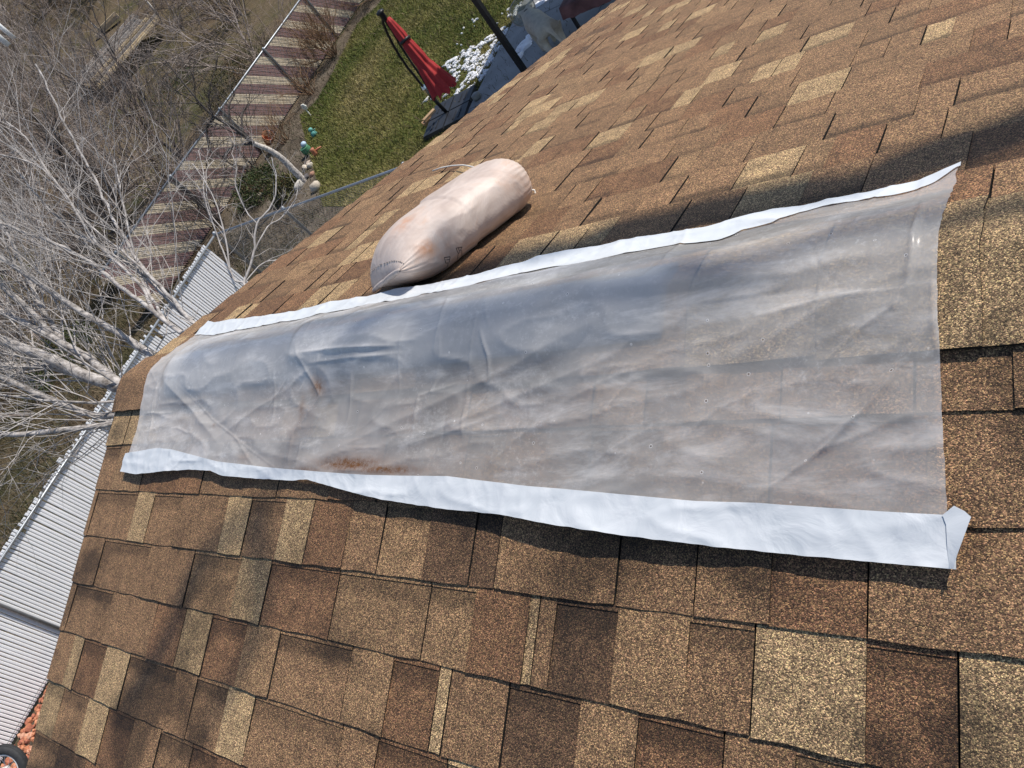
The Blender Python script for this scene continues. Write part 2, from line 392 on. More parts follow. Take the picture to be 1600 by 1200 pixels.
MT = dict(
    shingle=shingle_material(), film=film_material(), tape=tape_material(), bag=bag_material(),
    deck=simple('roof_felt', (.03, .028, .026), .9),
    vent=simple('slate_strip', (.15, .165, .185), .6, .3, 9),
    siding=simple('siding', (.55, .50, .42), .7, .08, 3), trim=simple('trim', (.7, .68, .62), .6, .08, 3),
    cord=simple('cord', (.78, .75, .68), .6, .1), ink=simple('ink', (.035, .03, .03), .6, .1),
    seam=simple('seam_fold', (.56, .48, .43), .5, .2, 60, bump=.4, bscale=400),
    thread=simple('thread', (.42, .36, .31), .7, .1),
    slat=simple('white_slat', (.86, .86, .87), .35, .05, 2), galv=simple('galvanised', (.36, .38, .40), .45, .2, 20, metal=.6),
    wire=simple('wire', (.22, .23, .24), .5, .2, 20, metal=.4),
    maroon=simple('maroon_slat', (.25, .15, .142), .55, .28, 9), cream=simple('cream_slat', (.62, .52, .38), .55, .22, 9),
    barkw=bark_material('pale_bark', (.58, .54, .51), (.15, .13, .115), 15, .49),
    barkt=bark_material('pale_twig', (.54, .50, .47), (.27, .245, .225), 9, .45),
    barkb=bark_material('birch_bark', (.66, .60, .54), (.10, .08, .07), 22, .42),
    barkd=bark_material('dark_bark', (.14, .12, .11), (.05, .043, .04), 20, .5),
    twig=bark_material('brown_twig', (.34, .27, .225), (.13, .10, .085), 3, .5),
    twigg=bark_material('grey_twig', (.40, .34, .30), (.17, .14, .125), 2, .5),
    dryshrub=bark_material('dry_stems', (.36, .23, .13), (.15, .09, .06), 8, .5),
    ground=ground_material('ground', [(.075, .056, .039), (.13, .098, .063), (.105, .086, .047), (.052, .058, .024)], .35, 9),
    yard=ground_material('yard_dirt', [(.075, .058, .042), (.13, .105, .078), (.20, .165, .125)], 1.6, 26),
    lawn=ground_material('lawn', [(.08, .092, .024), (.13, .125, .038), (.21, .17, .07)], .55, 18),
    concrete=simple('concrete', (.27, .27, .265), .85, .22, 2.2, bump=.2, bscale=40),
    snow=simple('snow', (.86, .87, .90), .55, .04, 8, bump=.5, bscale=30),
    redrock=vcol('lava_rock', .9, .35, 30), stone=vcol('stones', .85, .3, 24), paint=vcol('ornament_paint', .5, .2, 14),
    tyre=simple('tyre_rubber', (.035, .035, .036), .75, .3, 30), rim=simple('white_rim', (.72, .72, .70), .35, .08),
    redcloth=simple('red_cloth', (.36, .025, .025), .75, .22, 7), blackmetal=simple('black_metal', (.012, .012, .013), .45, .3),
    blackplastic=simple('black_plastic', (.020, .022, .027), .5, .25, 6), chrome=simple('chrome', (.6, .6, .6), .25, .1, metal=1),
    fur=simple('pale_fur', (.56, .50, .40), .9, .16, 14, bump=.5, bscale=110), cone=None,
    marooncloth=simple('maroon_cloth', (.16, .075, .07), .85, .45, 6, bump=.3),
    canopy=simple('canopy_cloth', (.10, .085, .07), .85, .1), terracotta=simple('terracotta', (.42, .16, .08), .8, .2, 10),
    wood=vcol('weathered_wood', .85, .35, 9), evergreen=vcol('evergreen_leaf', .6, .45, 5), grass=vcol('grass_blades', .7, .35, 2.2),
)

def cone_material():
    M, t, b = mat('cone_plastic'); L = t.links.new
    b.inputs['Base Color'].default_value = (.30, .31, .25, 1); b.inputs['Roughness'].default_value = .3
    tr = nd(t, 'ShaderNodeBsdfTransparent'); tr.inputs[0].default_value = (.8, .82, .76, 1)
    n = nd(t, 'ShaderNodeTexNoise'); n.inputs['Scale'].default_value = 6
    mr = nd(t, 'ShaderNodeMapRange'); mr.inputs[3].default_value = .35; mr.inputs[4].default_value = .6; L(n.outputs[0], mr.inputs[0])
    s = nd(t, 'ShaderNodeMixShader'); L(mr.outputs[0], s.inputs[0]); L(tr.outputs[0], s.inputs[1]); L(b.outputs[0], s.inputs[2])
    L(s.outputs[0], t.nodes['Material Output'].inputs['Surface'])
    return M
MT['cone'] = cone_material()

# ================================================================== SETTING
def hgt(x, y):
    """terrain height: flat round the house, a slope rising beyond the fences"""
    d = max(0.0, -x - 24)
    k = min(1.0, d / 60.0)
    h = 13.0 * k * k * (3 - 2 * k) + max(0, d - 60) * .03
    if x < -17:
        h += min(1, (-x - 17) / 8) * .35 * noise.noise(Vector((x * .12, y * .12, 3)))
    if y > 26: h += min(6, (y - 26) * .07) * (1 if x < 0 else .4)
    return h
xs = sorted(set([-900, -600, -400, -250, -180, -130] + list(range(-100, -12, 3)) + list(range(-12, 16, 4)) + [30, 60, 120, 300, 600, 900]))
ys = sorted(set([-900, -500, -250, -120, -60] + list(range(-36, 64, 3)) + [80, 110, 150, 220, 400, 900]))
V = [(x, y, hgt(x, y) if abs(x) < 500 else hgt(x, y)) for y in ys for x in xs]
F = [(j * len(xs) + i, j * len(xs) + i + 1, (j + 1) * len(xs) + i + 1, (j + 1) * len(xs) + i) for j in range(len(ys) - 1) for i in range(len(xs) - 1)]
g = np_mesh('ground', V, F, MT['ground'], smooth=True); tag(g, kind='structure')

def sheet(name, pts, z, m):
    mb = MB(); mb.face([(x, y, z) for x, y in pts]); o = mb.build(name, m); tag(o, kind='structure'); return o
sheet('side_yard', [(-10.0, -6), (0.3, -6), (0.3, 6.2), (-10.0, 6.2)], .006, MT['yard'])
sheet('garden_bed', [(-15.25, 6.25), (-6.0, 6.25), (-6.0, 10), (-11, 21), (-15.25, 24)], .006, MT['yard'])
LAWN = [(-6.86, 9.3), (-6.86, 24), (-13.6, 24), (-13.7, 19), (-14.0, 17.47), (-14.6, 17.0), (-14.25, 15.2), (-14.05, 14.3), (-13.95, 13.25), (-14.4, 12.9),
        (-13.5, 11.9), (-12.3, 10.6), (-11.0, 9.2), (-10.3, 8.4), (-8.6, 7.9), (-7.2, 8.3)]
sheet('lawn', LAWN, .012, MT['lawn'])
# concrete patio with joints
patio = MB()
patio.box((-6.84 + 6.0, 14.5, .03), (12.0, 11.6, .06))
po = patio.build('patio', MT['concrete']); tag(po, kind='structure')
mb = MB()
for k in range(1, 4): mb.box((-6.84 + k * 2.4, 14.5, .0615), (.012, 11.5, .002))
for k in range(0, 4): mb.box((-6.84 + 6, 9.8 + k * 2.4, .0612), (11.9, .012, .002))
mb.build('patio_joint', MT['blackplastic'], po)

# grass
rng = np.random.default_rng(4)
def inside(poly, x, y):
    r = np.zeros(len(x), bool); n = len(poly)
    for i in range(n):
        (x1, y1), (x2, y2) = poly[i], poly[(i + 1) % n]
        c = ((y1 > y) != (y2 > y)) & (x < (x2 - x1) * (y - y1) / (y2 - y1 + 1e-12) + x1); r ^= c
    return r
def blades(name, x, y, z, hmin, hmax, wid, cols, m):
    n = len(x); h = rng.uniform(hmin, hmax, n); a = rng.uniform(0, 2 * np.pi, n); lean = rng.uniform(.2, 1.1, n) * h; b = rng.uniform(0, 2 * np.pi, n)
    w = wid * rng.uniform(.6, 1.3, n)
    V = np.empty((n, 3, 3)); V[:, 0] = np.stack([x - np.cos(a) * w, y - np.sin(a) * w, z], 1); V[:, 1] = np.stack([x + np.cos(a) * w, y + np.sin(a) * w, z], 1)
    V[:, 2] = np.stack([x + np.cos(b) * lean, y + np.sin(b) * lean, z + h], 1)
    o = np_mesh(name, V.reshape(-1, 3), np.arange(3 * n).reshape(n, 3), m)
    ca = o.data.color_attributes.new('Col', 'FLOAT_COLOR', 'CORNER')
    cols = np.asarray(cols, np.float32); f = np.array([noise.noise(Vector((px * .55, py * .55, 0))) for px, py in zip(x, y)]) * .75 + .5 + rng.normal(0, .12, n)
    k = np.clip(f, 0, .999) * (len(cols) - 1); i = k.astype(int); fr = (k - i)[:, None]
    c = cols[i] * (1 - fr) + cols[np.minimum(i + 1, len(cols) - 1)] * fr
    c = c * rng.uniform(.8, 1.2, n)[:, None]
    arr = np.ones((n, 3, 4), np.float32); arr[:, :, :3] = c[:, None, :]; ca.data.foreach_set('color', arr.ravel())
    return o
n = 150000
x = rng.uniform(-14.7, -6.9, n); y = rng.uniform(7.8, 21, n); k = inside(LAWN, x, y); x, y = x[k], y[k]
go = blades('grass', x, y, np.full(len(x), .012), .03, .075, .008, [(.085, .120, .022), (.13, .155, .033), (.19, .185, .05), (.30, .25, .10), (.38, .31, .15)], MT['grass'])
tag(go, 'short green lawn grass with straw coloured patches behind the red parasol', 'grass', kind='stuff')
n = 90000
x = np.concatenate([rng.uniform(-24, -10.3, n), rng.uniform(-15.2, -5, n // 6)]); y = np.concatenate([rng.uniform(-7, 8.5, n), rng.uniform(6.2, 20, n // 6)])
z = np.array([hgt(a, b) for a, b in zip(x, y)])
do = blades('dry_grass', x, y, z, .04, .16, .009, [(.10, .060, .038), (.17, .125, .075), (.08, .068, .034), (.04, .048, .015), (.13, .10, .062)], MT['grass'])
tag(do, 'dry straw coloured grass beyond the white slatted fence', 'dry grass', kind='stuff')

# ================================================================== HOUSE AND ROOF
E_ = 0.143; V0 = 0.2248; ULEN = 7.5; VEND = V0 + 31 * E_
house = empty('house', (3.75, 0, 0), 'low house with a brown and tan shingled gable roof, in the foreground', 'house')
mb = MB()
for s in (-1, 1):
    mb.face([P(s, 0.006, 0, -.004), P(s, ULEN, 0, -.004), P(s, ULEN, VEND - .01, -.004), P(s, 0.006, VEND - .01, -.004)][::(1 if s < 0 else -1)])
    mb.face([P(s, 0.006, 0, -.03), P(s, ULEN, 0, -.03), P(s, ULEN, VEND - .01, -.03), P(s, 0.006, VEND - .01, -.03)])
roof = mb.build('roof', MT['deck'], house)
yv = (VEND - .45) * CT
wz = Z0 - (VEND - .45) * ST - .05
mb = MB()
mb.face([(.35, -yv, 0), (.35, yv, 0), (.35, yv, wz), (.35, 0, Z0 - .06), (.35, -yv, wz)])
mb.face([(ULEN - .3, -yv, 0), (ULEN - .3, yv, 0), (ULEN - .3, yv, wz), (ULEN - .3, 0, Z0 - .06), (ULEN - .3, -yv, wz)])
for s in (-1, 1): mb.face([(.35, s * yv, 0), (ULEN - .3, s * yv, 0), (ULEN - .3, s * yv, wz), (.35, s * yv, wz)])
mb.build('wall', MT['siding'], house)
for s in (-1, 1):
    mb = MB()
    a = [P(s, .0, 0.0, -.006), P(s, .0, VEND, -.006), P(s, .0, VEND, -.15), P(s, .0, 0, -.16)]
    b = [(p[0] + .03, p[1], p[2]) for p in a]
    mb.add(a + b, [(0, 1, 2, 3), (4, 7, 6, 5), (0, 4, 5, 1), (1, 5, 6, 2), (2, 6, 7, 3)])
    mb.build('rake_board', MT['trim'], house)
    mb = MB()
    a = [P(s, 0, VEND - .012, -.006), P(s, ULEN, VEND - .012, -.006)]
    mb.add([a[0], a[1], (a[1][0], a[1][1], a[1][2] - .16), (a[0][0], a[0][1], a[0][2] - .16)], [(0, 1, 2, 3)])
    mb.build('fascia', MT['trim'], house)

TONE = dict(M=(.244, .147, .079), B=(.206, .113, .059), D=(.135, .079, .044), L=(.385, .268, .147), T=(.276, .172, .092))
ASPH = (.012, .011, .010)
rs = random.Random(11)
def segment(mb, s, u0, u1, va, vb, notch, col, r, dark):
    """one tab of a laminated shingle: a proud tab, or the recessed field between two tabs"""
    n = max(2, round((u1 - u0) / .05)); du = (u1 - u0) / n
    jit = [(r.uniform(-.0019, .0019), r.uniform(-.0006, .0014)) for _ in range(n + 1)]
    lift = r.uniform(-.0008, .0016)
    hv = lambda v, top, bot: top + (bot - top) * (v - va) / E_
    T0, T1 = (.0003, .0050) if notch else (.0024, .0068)
    for i in range(n):
        a, b = u0 + i * du, u0 + (i + 1) * du
        va_, vb_ = vb + jit[i][0], vb + jit[i + 1][0]
        ha, hb = T1 + lift + jit[i][1], T1 + lift + jit[i + 1][1]
        rows = []
        if notch:
            e = va + .0095
            mb.face([P(s, a, va - .012, .0022), P(s, a, e, .0027), P(s, b, e, .0027), P(s, b, va - .012, .0022)], col)
            mb.face([P(s, a, e, .0027), P(s, a, e, .0004), P(s, b, e, .0004), P(s, b, e, .0027)], ASPH)
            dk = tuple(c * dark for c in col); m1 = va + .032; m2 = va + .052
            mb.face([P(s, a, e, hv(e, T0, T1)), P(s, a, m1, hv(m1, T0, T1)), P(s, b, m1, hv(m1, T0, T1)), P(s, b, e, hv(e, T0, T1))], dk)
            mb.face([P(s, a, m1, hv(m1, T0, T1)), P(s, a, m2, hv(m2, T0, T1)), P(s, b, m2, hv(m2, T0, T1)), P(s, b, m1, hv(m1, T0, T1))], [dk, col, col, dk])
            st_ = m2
        else:
            st_ = va - .012
        h0 = hv(st_, T0, T1)
        mb.face([P(s, a, st_, h0), P(s, a, va_, ha), P(s, b, vb_, hb), P(s, b, st_, h0)], col)
        mb.face([P(s, a, va_, ha), P(s, a, va_, -.001), P(s, b, vb_, -.001), P(s, b, vb_, hb)], ASPH)
    for k, u in ((0, u0), (n, u1)):
        mb.face([P(s, u, va - .012, T0), P(s, u, vb + jit[k][0], T1 + lift + jit[k][1]), P(s, u, vb + jit[k][0], -.002), P(s, u, va - .012, -.002)], ASPH)

# tabs read off the photograph on the near slope: (right end, tone, slit after it, notch)
NEAR = {
 2: [(.027, 'M', 1, 0), (.301, 'M', 1, 1), (.404, 'L', 0, 0), (.566, 'M', 1, 1), (.798, 'M', 0, 0), (.907, 'L', 1, 0), (1.049, 'M', 0, 1), (1.16, 'L', 1, 0), (1.294, 'B', 0, 0),
     (1.405, 'M', 1, 0), (1.536, 'T', 0, 1), (1.657, 'D', 1, 0), (1.718, 'D', 1, 1), (1.735, 'T', 0, 0), (1.967, 'M', 1, 0), (2.1, 'M', 1, 1), (2.21, 'M', 0, 0), (2.337, 'B', 1, 1), (2.462, 'M', 0, 0)],
 3: [(.157, 'M', 1, 0), (.449, 'M', 1, 1), (.691, 'M', 1, 0), (.912, 'T', 1, 1), (1.039, 'L', 1, 0), (1.289, 'B', 1, 1), (1.563, 'T', 1, 1), (1.677, 'T', 0, 1), (1.80, 'B', 0, 0), (1.822, 'L', 1, 0),
     (1.855, 'M', 0, 0), (1.972, 'D', 0, 1), (2.093, 'T', 0, 0), (2.192, 'M', 1, 1), (2.334, 'L', 0, 0), (2.436, 'B', 1, 1), (2.62, 'L', 0, 0)],
 4: [(.04, 'M', 1, 0), (.291, 'M', 1, 1), (.561, 'M', 1, 0), (.71, 'B', 1, 0), (.837, 'L', 1, 0), (.989, 'B', 0, 1), (1.121, 'T', 1, 0), (1.368, 'M', 1, 1), (1.49, 'T', 0, 0), (1.614, 'B', 1, 1),
     (1.644, 'L', 1, 0), (1.777, 'M', 1, 0), (1.919, 'D', 0, 1), (2.021, 'T', 0, 0), (2.155, 'B', 1, 1), (2.25, 'M', 0, 0), (2.42, 'T', 1, 1)],
 5: [(.113, 'M', 0, 0), (.181, 'L', 1, 0), (.328, 'B', 0, 1), (.474, 'L', 1, 0), (.724, 'M', 1, 1), (.826, 'M', 1, 0), (.963, 'M', 0, 1), (1.073, 'L', 1, 0), (1.378, 'M', 1, 1), (1.481, 'M', 0, 0), (1.66, 'B', 1, 1)],
}
segs = []
for s in (-1, 1):
    for c in range(0, 32):
        vb = V0 + c * E_; va = vb - E_
        u = 0.0; lst = []
        if s < 0 and c in NEAR:
            for (ue, tn, sl_, nt_) in NEAR[c]:
                lst.append((u, ue, tn, sl_, nt_)); u = ue
        notch = rs.random() < .5
        while u < ULEN - .02:
            w = rs.choice((.075, .09, .105, .12, .14, .165, .19, .22)) * rs.uniform(.9, 1.1)
            ue = min(ULEN, u + w)
            if s > 0: w *= .78; ue = min(ULEN, u + w)
            if s > 0: tn = rs.choices('MBTLD', (58, 13, 10, 18, 1))[0]
            else: tn = rs.choices('MBTLD', (40, 22, 14, 14, 10))[0]
            if tn == 'L': ue = min(ULEN, u + min(w, .125))
            lst.append((u, ue, tn, rs.random() < .62, notch)); u = ue; notch = (not notch) if rs.random() < .8 else notch
        for (a, b, tn, sl_, nt_) in lst:
            if b - a < .004: continue
            tone = np.array(TONE[tn]) * rs.uniform(.88, 1.12)
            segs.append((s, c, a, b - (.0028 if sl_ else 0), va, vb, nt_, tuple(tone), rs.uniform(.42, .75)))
def seg_area(sg):
    s, c, a, b, va, vb = sg[:6]
    q = [proj(P(s, *p, .005)) for p in ((a, va), (b, va), (b, vb), (a, vb))]
    cx = sum(p[0] for p in q) / 4; cy = sum(p[1] for p in q) / 4
    if min(p[2] for p in q) < .1 or not (-60 < cx < 1660 and -60 < cy < 1260): return 0
    return abs(sum(q[i][0] * q[(i + 1) % 4][1] - q[(i + 1) % 4][0] * q[i][1] for i in range(4))) / 2
order = sorted(range(len(segs)), key=lambda i: -seg_area(segs[i]))
single = set(order[:300])
field = MB()
for i, sg in enumerate(segs):
    s, c, a, b, va, vb, nt_, tone, dk = sg
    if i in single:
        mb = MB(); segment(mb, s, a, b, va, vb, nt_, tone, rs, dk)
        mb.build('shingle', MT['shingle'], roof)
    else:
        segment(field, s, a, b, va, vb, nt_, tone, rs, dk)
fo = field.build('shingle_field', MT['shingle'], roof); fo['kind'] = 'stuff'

# ridge caps: bent pieces lapped along the ridge
def ridge_pt(u, w, h):
    e = .012
    z = -ST / CT * 0 - ST * math.sqrt(w * w + e * e) + ST * e
    k = w / math.sqrt(w * w + e * e)
    return (u, w * CT + h * ST * k, Z0 + z + h * math.sqrt(max(0, 1 - (ST * k) ** 2)))
cu = 0.0; ci = 0
while cu < ULEN:
    ln = .216 if ci == 0 else .205
    u0, u1 = cu, min(cu + ln, ULEN)
    wn = -(.118 + .012 * u0 + rs.uniform(-.003, .003)); wf = .105 + rs.uniform(-.003, .003)
    if abs(cu - 2.3) < .26: tone = np.array(TONE['L']) * .92
    else: tone = np.array(TONE[rs.choice('MMBT')]) * rs.uniform(.9, 1.1)
    mb = MB(); ws = [wn, wn * .66, wn * .33, -.012, 0, .012, wf * .33, wf * .66, wf]
    nn = 5; jj = [[rs.uniform(-.0012, .0012) for _ in ws] for _ in range(nn + 1)]
    grid = [[None] * len(ws) for _ in range(nn + 1)]
    for i in range(nn + 1):
        fu = i / nn; uu = u0 - .006 + (u1 - u0 + .006) * fu
        for j, w in enumerate(ws):
            h = .0085 + .0040 * fu + jj[i][j] * .6
            ww = w + (jj[i][j] if j in (0, len(ws) - 1) else 0)
            grid[i][j] = (uu + (jj[i][j] * 1.5 if i == nn else 0), ww, h)
    for i in range(nn):
        for j in range(len(ws) - 1):
            mb.face([ridge_pt(*grid[i][j]), ridge_pt(*grid[i + 1][j]), ridge_pt(*grid[i + 1][j + 1]), ridge_pt(*grid[i][j + 1])], tuple(tone))
        for j, fl in ((0, 0), (len(ws) - 1, 1)):
            a, b = grid[i][j], grid[i + 1][j]
            mb.face([ridge_pt(*a), ridge_pt(*b), ridge_pt(b[0], b[1], .002), ridge_pt(a[0], a[1], .002)], ASPH)
    for j in range(len(ws) - 1):
        a, b = grid[nn][j], grid[nn][j + 1]
        mb.face([ridge_pt(*a), ridge_pt(*b), ridge_pt(b[0], b[1], .006), ridge_pt(a[0], a[1], .006)], ASPH)
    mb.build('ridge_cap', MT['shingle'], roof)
    cu = u1; ci += 1

# ================================================================== PLASTIC SHEET OVER THE RIDGE
TOP_O = [(0.2, .262), (.274, .24), (.614, .2), (.943, .202), (1.168, .185), (1.299, .182), (1.48, .184), (1.58, .191), (1.667, .2), (1.754, .199), (1.907, .188), (2.029, .17), (2.152, .184), (2.21, .178), (2.305, .172), (2.345, .174), (2.384, .175), (2.43, .18)]
TOP_I = [(0.2, .19), (.388, .156), (.678, .146), (.973, .136), (1.184, .126), (1.448, .107), (1.603, .137), (1.723, .128), (1.798, .112), (1.866, .111), (1.98, .112), (2.05, .11), (2.087, .107), (2.114, .134), (2.165, .136), (2.204, .152), (2.241, .158), (2.309, .151), (2.361, .143), (2.402, .153), (2.43, .17)]
BOT_O = [(.199, -.314), (.303, -.322), (.481, -.311), (.596, -.306), (.718, -.31), (.783, -.323), (.931, -.328), (1.08, -.331), (1.141, -.328), (1.255, -.346), (1.346, -.359), (1.41, -.367), (1.595, -.38), (1.663, -.382), (1.733, -.385), (1.84, -.397), (1.977, -.407), (2.126, -.414), (2.265, -.418), (2.436, -.421)]
BOT_I = [(.199, -.257), (.393, -.244), (.478, -.249), (.74, -.285), (.954, -.299), (1.195, -.311), (1.348, -.317), (1.582, -.317), (1.78, -.333), (1.93, -.341), (2.099, -.35), (2.196, -.35), (2.324, -.355), (2.437, -.358)]
itp = lambda T, u: float(np.interp(u, [p[0] for p in T], [p[1] for p in T]))
def side(q):
    """pixel on the sheet -> (u, w)"""
    a = on_slope(q, -1, .022); b = on_slope(q, 1, .022)
    return a if a[1] < 0 else b
CREASE = [  # pixel polylines of ridges (+) and furrows (-) in the sheet: points, amplitude, half width
 ([(1170, 785), (1290, 700), (1360, 630), (1465, 495)], .006, .006), ([(1445, 320), (1428, 400), (1412, 490)], .006, .007),
 ([(285, 600), (330, 655), (385, 700), (445, 745)], -.009, .014), ([(262, 590), (300, 640), (345, 700)], .010, .018), ([(270, 560), (330, 545), (420, 515)], .008, .012),
 ([(455, 735), (640, 650), (820, 570), (1000, 480)], .013, .022), ([(560, 720), (760, 640), (960, 560), (1090, 470)], .012, .020), ([(700, 470), (850, 445), (1060, 395)], .010, .014),
 ([(820, 505), (920, 470), (1120, 430)], .009, .012), ([(480, 545), (500, 620), (455, 680), (445, 740)], .008, .008), ([(490, 548), (520, 510), (620, 470)], .010, .010),
 ([(1100, 440), (1240, 415), (1380, 395)], .010, .014), ([(1130, 350), (1250, 345), (1450, 320)], .008, .010), ([(1150, 560), (1300, 480), (1380, 430)], .007, .014), ([(480, 562), (560, 553), (650, 548)], .005, .006),
 ([(1220, 760), (1330, 640), (1440, 560)], .004, .010), ([(1000, 500), (1160, 470), (1330, 450)], -.006, .012), ([(640, 690), (700, 560), (706, 500)], .004, .006),
 ([(768, 600), (772, 560), (765, 520)], .003, .004), ([(1130, 700), (1200, 640), (1290, 560)], .005, .018), ([(660, 740), (690, 680), (700, 640)], -.004, .006), ([(240, 650), (252, 600), (262, 580)], .004, .006),
 ([(1050, 700), (1120, 640), (1200, 600)], .005, .006), ([(880, 760), (960, 700), (1050, 650)], .004, .006), ([(750, 740), (800, 690), (880, 640)], .004, .006), ([(1000, 420), (1100, 410), (1250, 385)], .006, .008),
 ([(860, 640), (960, 590), (1060, 560)], .005, .008), ([(1330, 780), (1400, 700), (1470, 650)], .004, .005), ([(1240, 720), (1320, 690), (1440, 640)], .004, .005), ([(330, 690), (400, 640), (470, 600)], .005, .009), ([(620, 700), (720, 670), (800, 640)], .005, .007)]
def film_base(u, w):
    nz = lambda k, o: noise.noise(Vector((u * k, w * k * 1.6, o)))
    h = .0142
    h += .012 * math.exp(-(w / .13) ** 4)                                           # ridge caps
    vent = 1 / (1 + math.exp(-(u - .36) * 60)) * 1 / (1 + math.exp((u - 2.0) * 22))
    h += .020 * vent * math.exp(-((w - .005) / .105) ** 4)
    if u > .98: h += .012 * math.exp(-((w + .005) / .05) ** 4) * 1 / (1 + math.exp(-(u - 1.02) * 120)) * 1 / (1 + math.exp((u - 1.42) * 30))
    h += .004 * nz(3.4, 1) + .0018 * nz(10, 5) + .0012 * abs(nz(24, 9)) + .0035 * (1 - abs(noise.noise(Vector((u * 5 + w * 9, w * 16 - u * 3, 2))))) ** 5
    bo = itp(BOT_O, u)
    e = max(0, 1 - (w - bo) / .09)
    h += (.005 + .009 * noise.noise(Vector((u * 3.0, 4.4, 0))) + .006 * noise.noise(Vector((u * 9, 1.4, 0)))) * e ** 1.3
    to = itp(TOP_O, u); e2 = max(0, 1 - (to - w) / .06)
    h += (.006 + .006 * noise.noise(Vector((u * 7, 7.4, 0)))) * e2
    h += .012 * max(0, 1 - (2.43 - u) / .05) * e2                                      # lifted far corner
    return h
LU = np.linspace(.15, 2.50, 330); LW = np.linspace(-.47, .31, 130)
LAT = np.array([[film_base(u, w) for w in LW] for u in LU])
RC = random.Random(17)
SHARP = []                                   # crisp fold lines: (u,w) polylines, height, half width
for k in range(64):
    u0 = RC.uniform(.25, 2.4); w0 = RC.uniform(-.33, .15); an = RC.choice((.55, .7, .9, 1.2, .35, 1.6, 2.4)) + RC.gauss(0, .18); ln = RC.uniform(.03, .20) * (1.5 if k < 20 else 1); pl = [(u0, w0)]
    for j in range(4):
        an += RC.gauss(0, .16); pl.append((pl[-1][0] + math.cos(an) * ln / 4, pl[-1][1] + math.sin(an) * ln / 4))
    SHARP.append((pl, RC.uniform(.0008, .0030) * RC.choice((1, 1, 1, -.7)), RC.uniform(.0022, .0050)))
for pts in ([(1170, 785), (1290, 700), (1360, 630), (1465, 495)], [(1445, 320), (1428, 400), (1418, 440)], [(1410, 470), (1395, 490)], [(1270, 700), (1310, 670), (1350, 645)], [(460, 735), (470, 690), (505, 640)], [(290, 560), (340, 540), (420, 512)],
            [(640, 690), (655, 620), (720, 600)], [(690, 560), (705, 500), (712, 480)], [(768, 600), (772, 560), (765, 520)], [(720, 690), (725, 640), (735, 600)], [(480, 560), (560, 552), (640, 548)], [(490, 575), (560, 566), (650, 558)],
            [(285, 600), (330, 655), (385, 700), (445, 745)], [(230, 690), (240, 640), (250, 600)], [(1180, 500), (1300, 470), (1410, 455)], [(1120, 380), (1250, 350), (1440, 330)], [(1460, 430), (1462, 520), (1474, 600)]):
    SHARP.append(([side(p) for p in pts], .0036, .0042))
def film_H(U, W):
    U = np.asarray(U, float); W = np.asarray(W, float)
    fu = np.clip((U - LU[0]) / (LU[1] - LU[0]), 0, len(LU) - 1.001); fw = np.clip((W - LW[0]) / (LW[1] - LW[0]), 0, len(LW) - 1.001)
    i = fu.astype(int); j = fw.astype(int); fu = fu - i; fw = fw - j
    fu = fu; H = LAT[i, j] * (1 - fu) * (1 - fw) + LAT[i + 1, j] * fu * (1 - fw) + LAT[i, j + 1] * (1 - fu) * fw + LAT[i + 1, j + 1] * fu * fw
    def crease(q, amp, wd, pw):
        q = [np.array(p, float) for p in q]; lo = np.min(q, 0) - 4 * wd; hi = np.max(q, 0) + 4 * wd
        m_ = (U > lo[0]) & (U < hi[0]) & (W > lo[1]) & (W < hi[1])
        if not m_.any(): return
        u, w = U[m_], W[m_]; best = np.full(u.shape, 99.0); par = np.zeros(u.shape)
        Ls = [np.linalg.norm(b - a) for a, b in zip(q[:-1], q[1:])]; tot = sum(Ls) + 1e-9; f0 = 0
        for a, b, l in zip(q[:-1], q[1:], Ls):
            d = b - a; t_ = np.clip(((u - a[0]) * d[0] + (w - a[1]) * d[1]) / (d @ d + 1e-12), 0, 1)
            r = np.hypot(u - a[0] - t_ * d[0], w - a[1] - t_ * d[1]) / wd; k = r < best
            best[k] = r[k]; par[k] = f0 / tot + t_[k] * l / tot; f0 += l
        H[m_] += amp * np.exp(-best ** pw) * np.sin(np.pi * np.clip(par, 0, 1)) ** .7
    for pts, amp, wd in CREASE: crease([side(p) for p in pts], amp * .52, wd * .85, 1.3)
    for q, amp, wd in SHARP: crease(q, amp, wd, 1.0)
    return np.maximum(H, .0125)
def film_h(u, w): return float(film_H(np.array([u]), np.array([w]))[0])
def film_pt(u, w, h): return ridge_pt(u, w, h)
def left_u(fr): return .205 + .03 * math.sin(fr * math.pi) * 1.0
def right_u(fr, w): return 2.432 - .008 * math.sin(fr * math.pi) + .0035 * noise.noise(Vector((w * 60, 0, 2))) * (1 if w > .02 else .3)
sheetE = empty('plastic_sheet', (1.3, 0, Z0), 'long milky plastic sheet taped over the roof ridge, white tape along both edges', 'plastic sheet')
NU, NW = 760, 210
RUST = [(side((545, 726)), .13, .020, 1.0), (side((500, 606)), .035, .028, .8), (side((470, 640)), .014, .04, .55), (side((600, 735)), .12, .012, 1.0), (side((480, 735)), .07, .010, .7), (side((625, 480)), .10, .02, .18),
        (side((380, 715)), .03, .012, .4), (side((455, 690)), .018, .03, .3), (side((333, 665)), .008, .006, .5), (side((560, 490)), .05, .02, .3)]
fr = np.linspace(0, 1, NW + 1)[None, :]; uu = np.linspace(0, 1, NU + 1)[:, None]
lu = .205 + .03 * np.sin(fr * np.pi)
U = lu * (1 - uu) + 2.432 * uu
bo_ = np.interp(U, [p[0] for p in BOT_O], [p[1] for p in BOT_O]) + .004; to_ = np.interp(U, [p[0] for p in TOP_O], [p[1] for p in TOP_O]) - .004
WW = bo_ + (to_ - bo_) * fr
rag = np.array([[.0035 * noise.noise(Vector((w * 60, 0, 2))) * (1 if w > .02 else .3) for w in WW[-1]]])
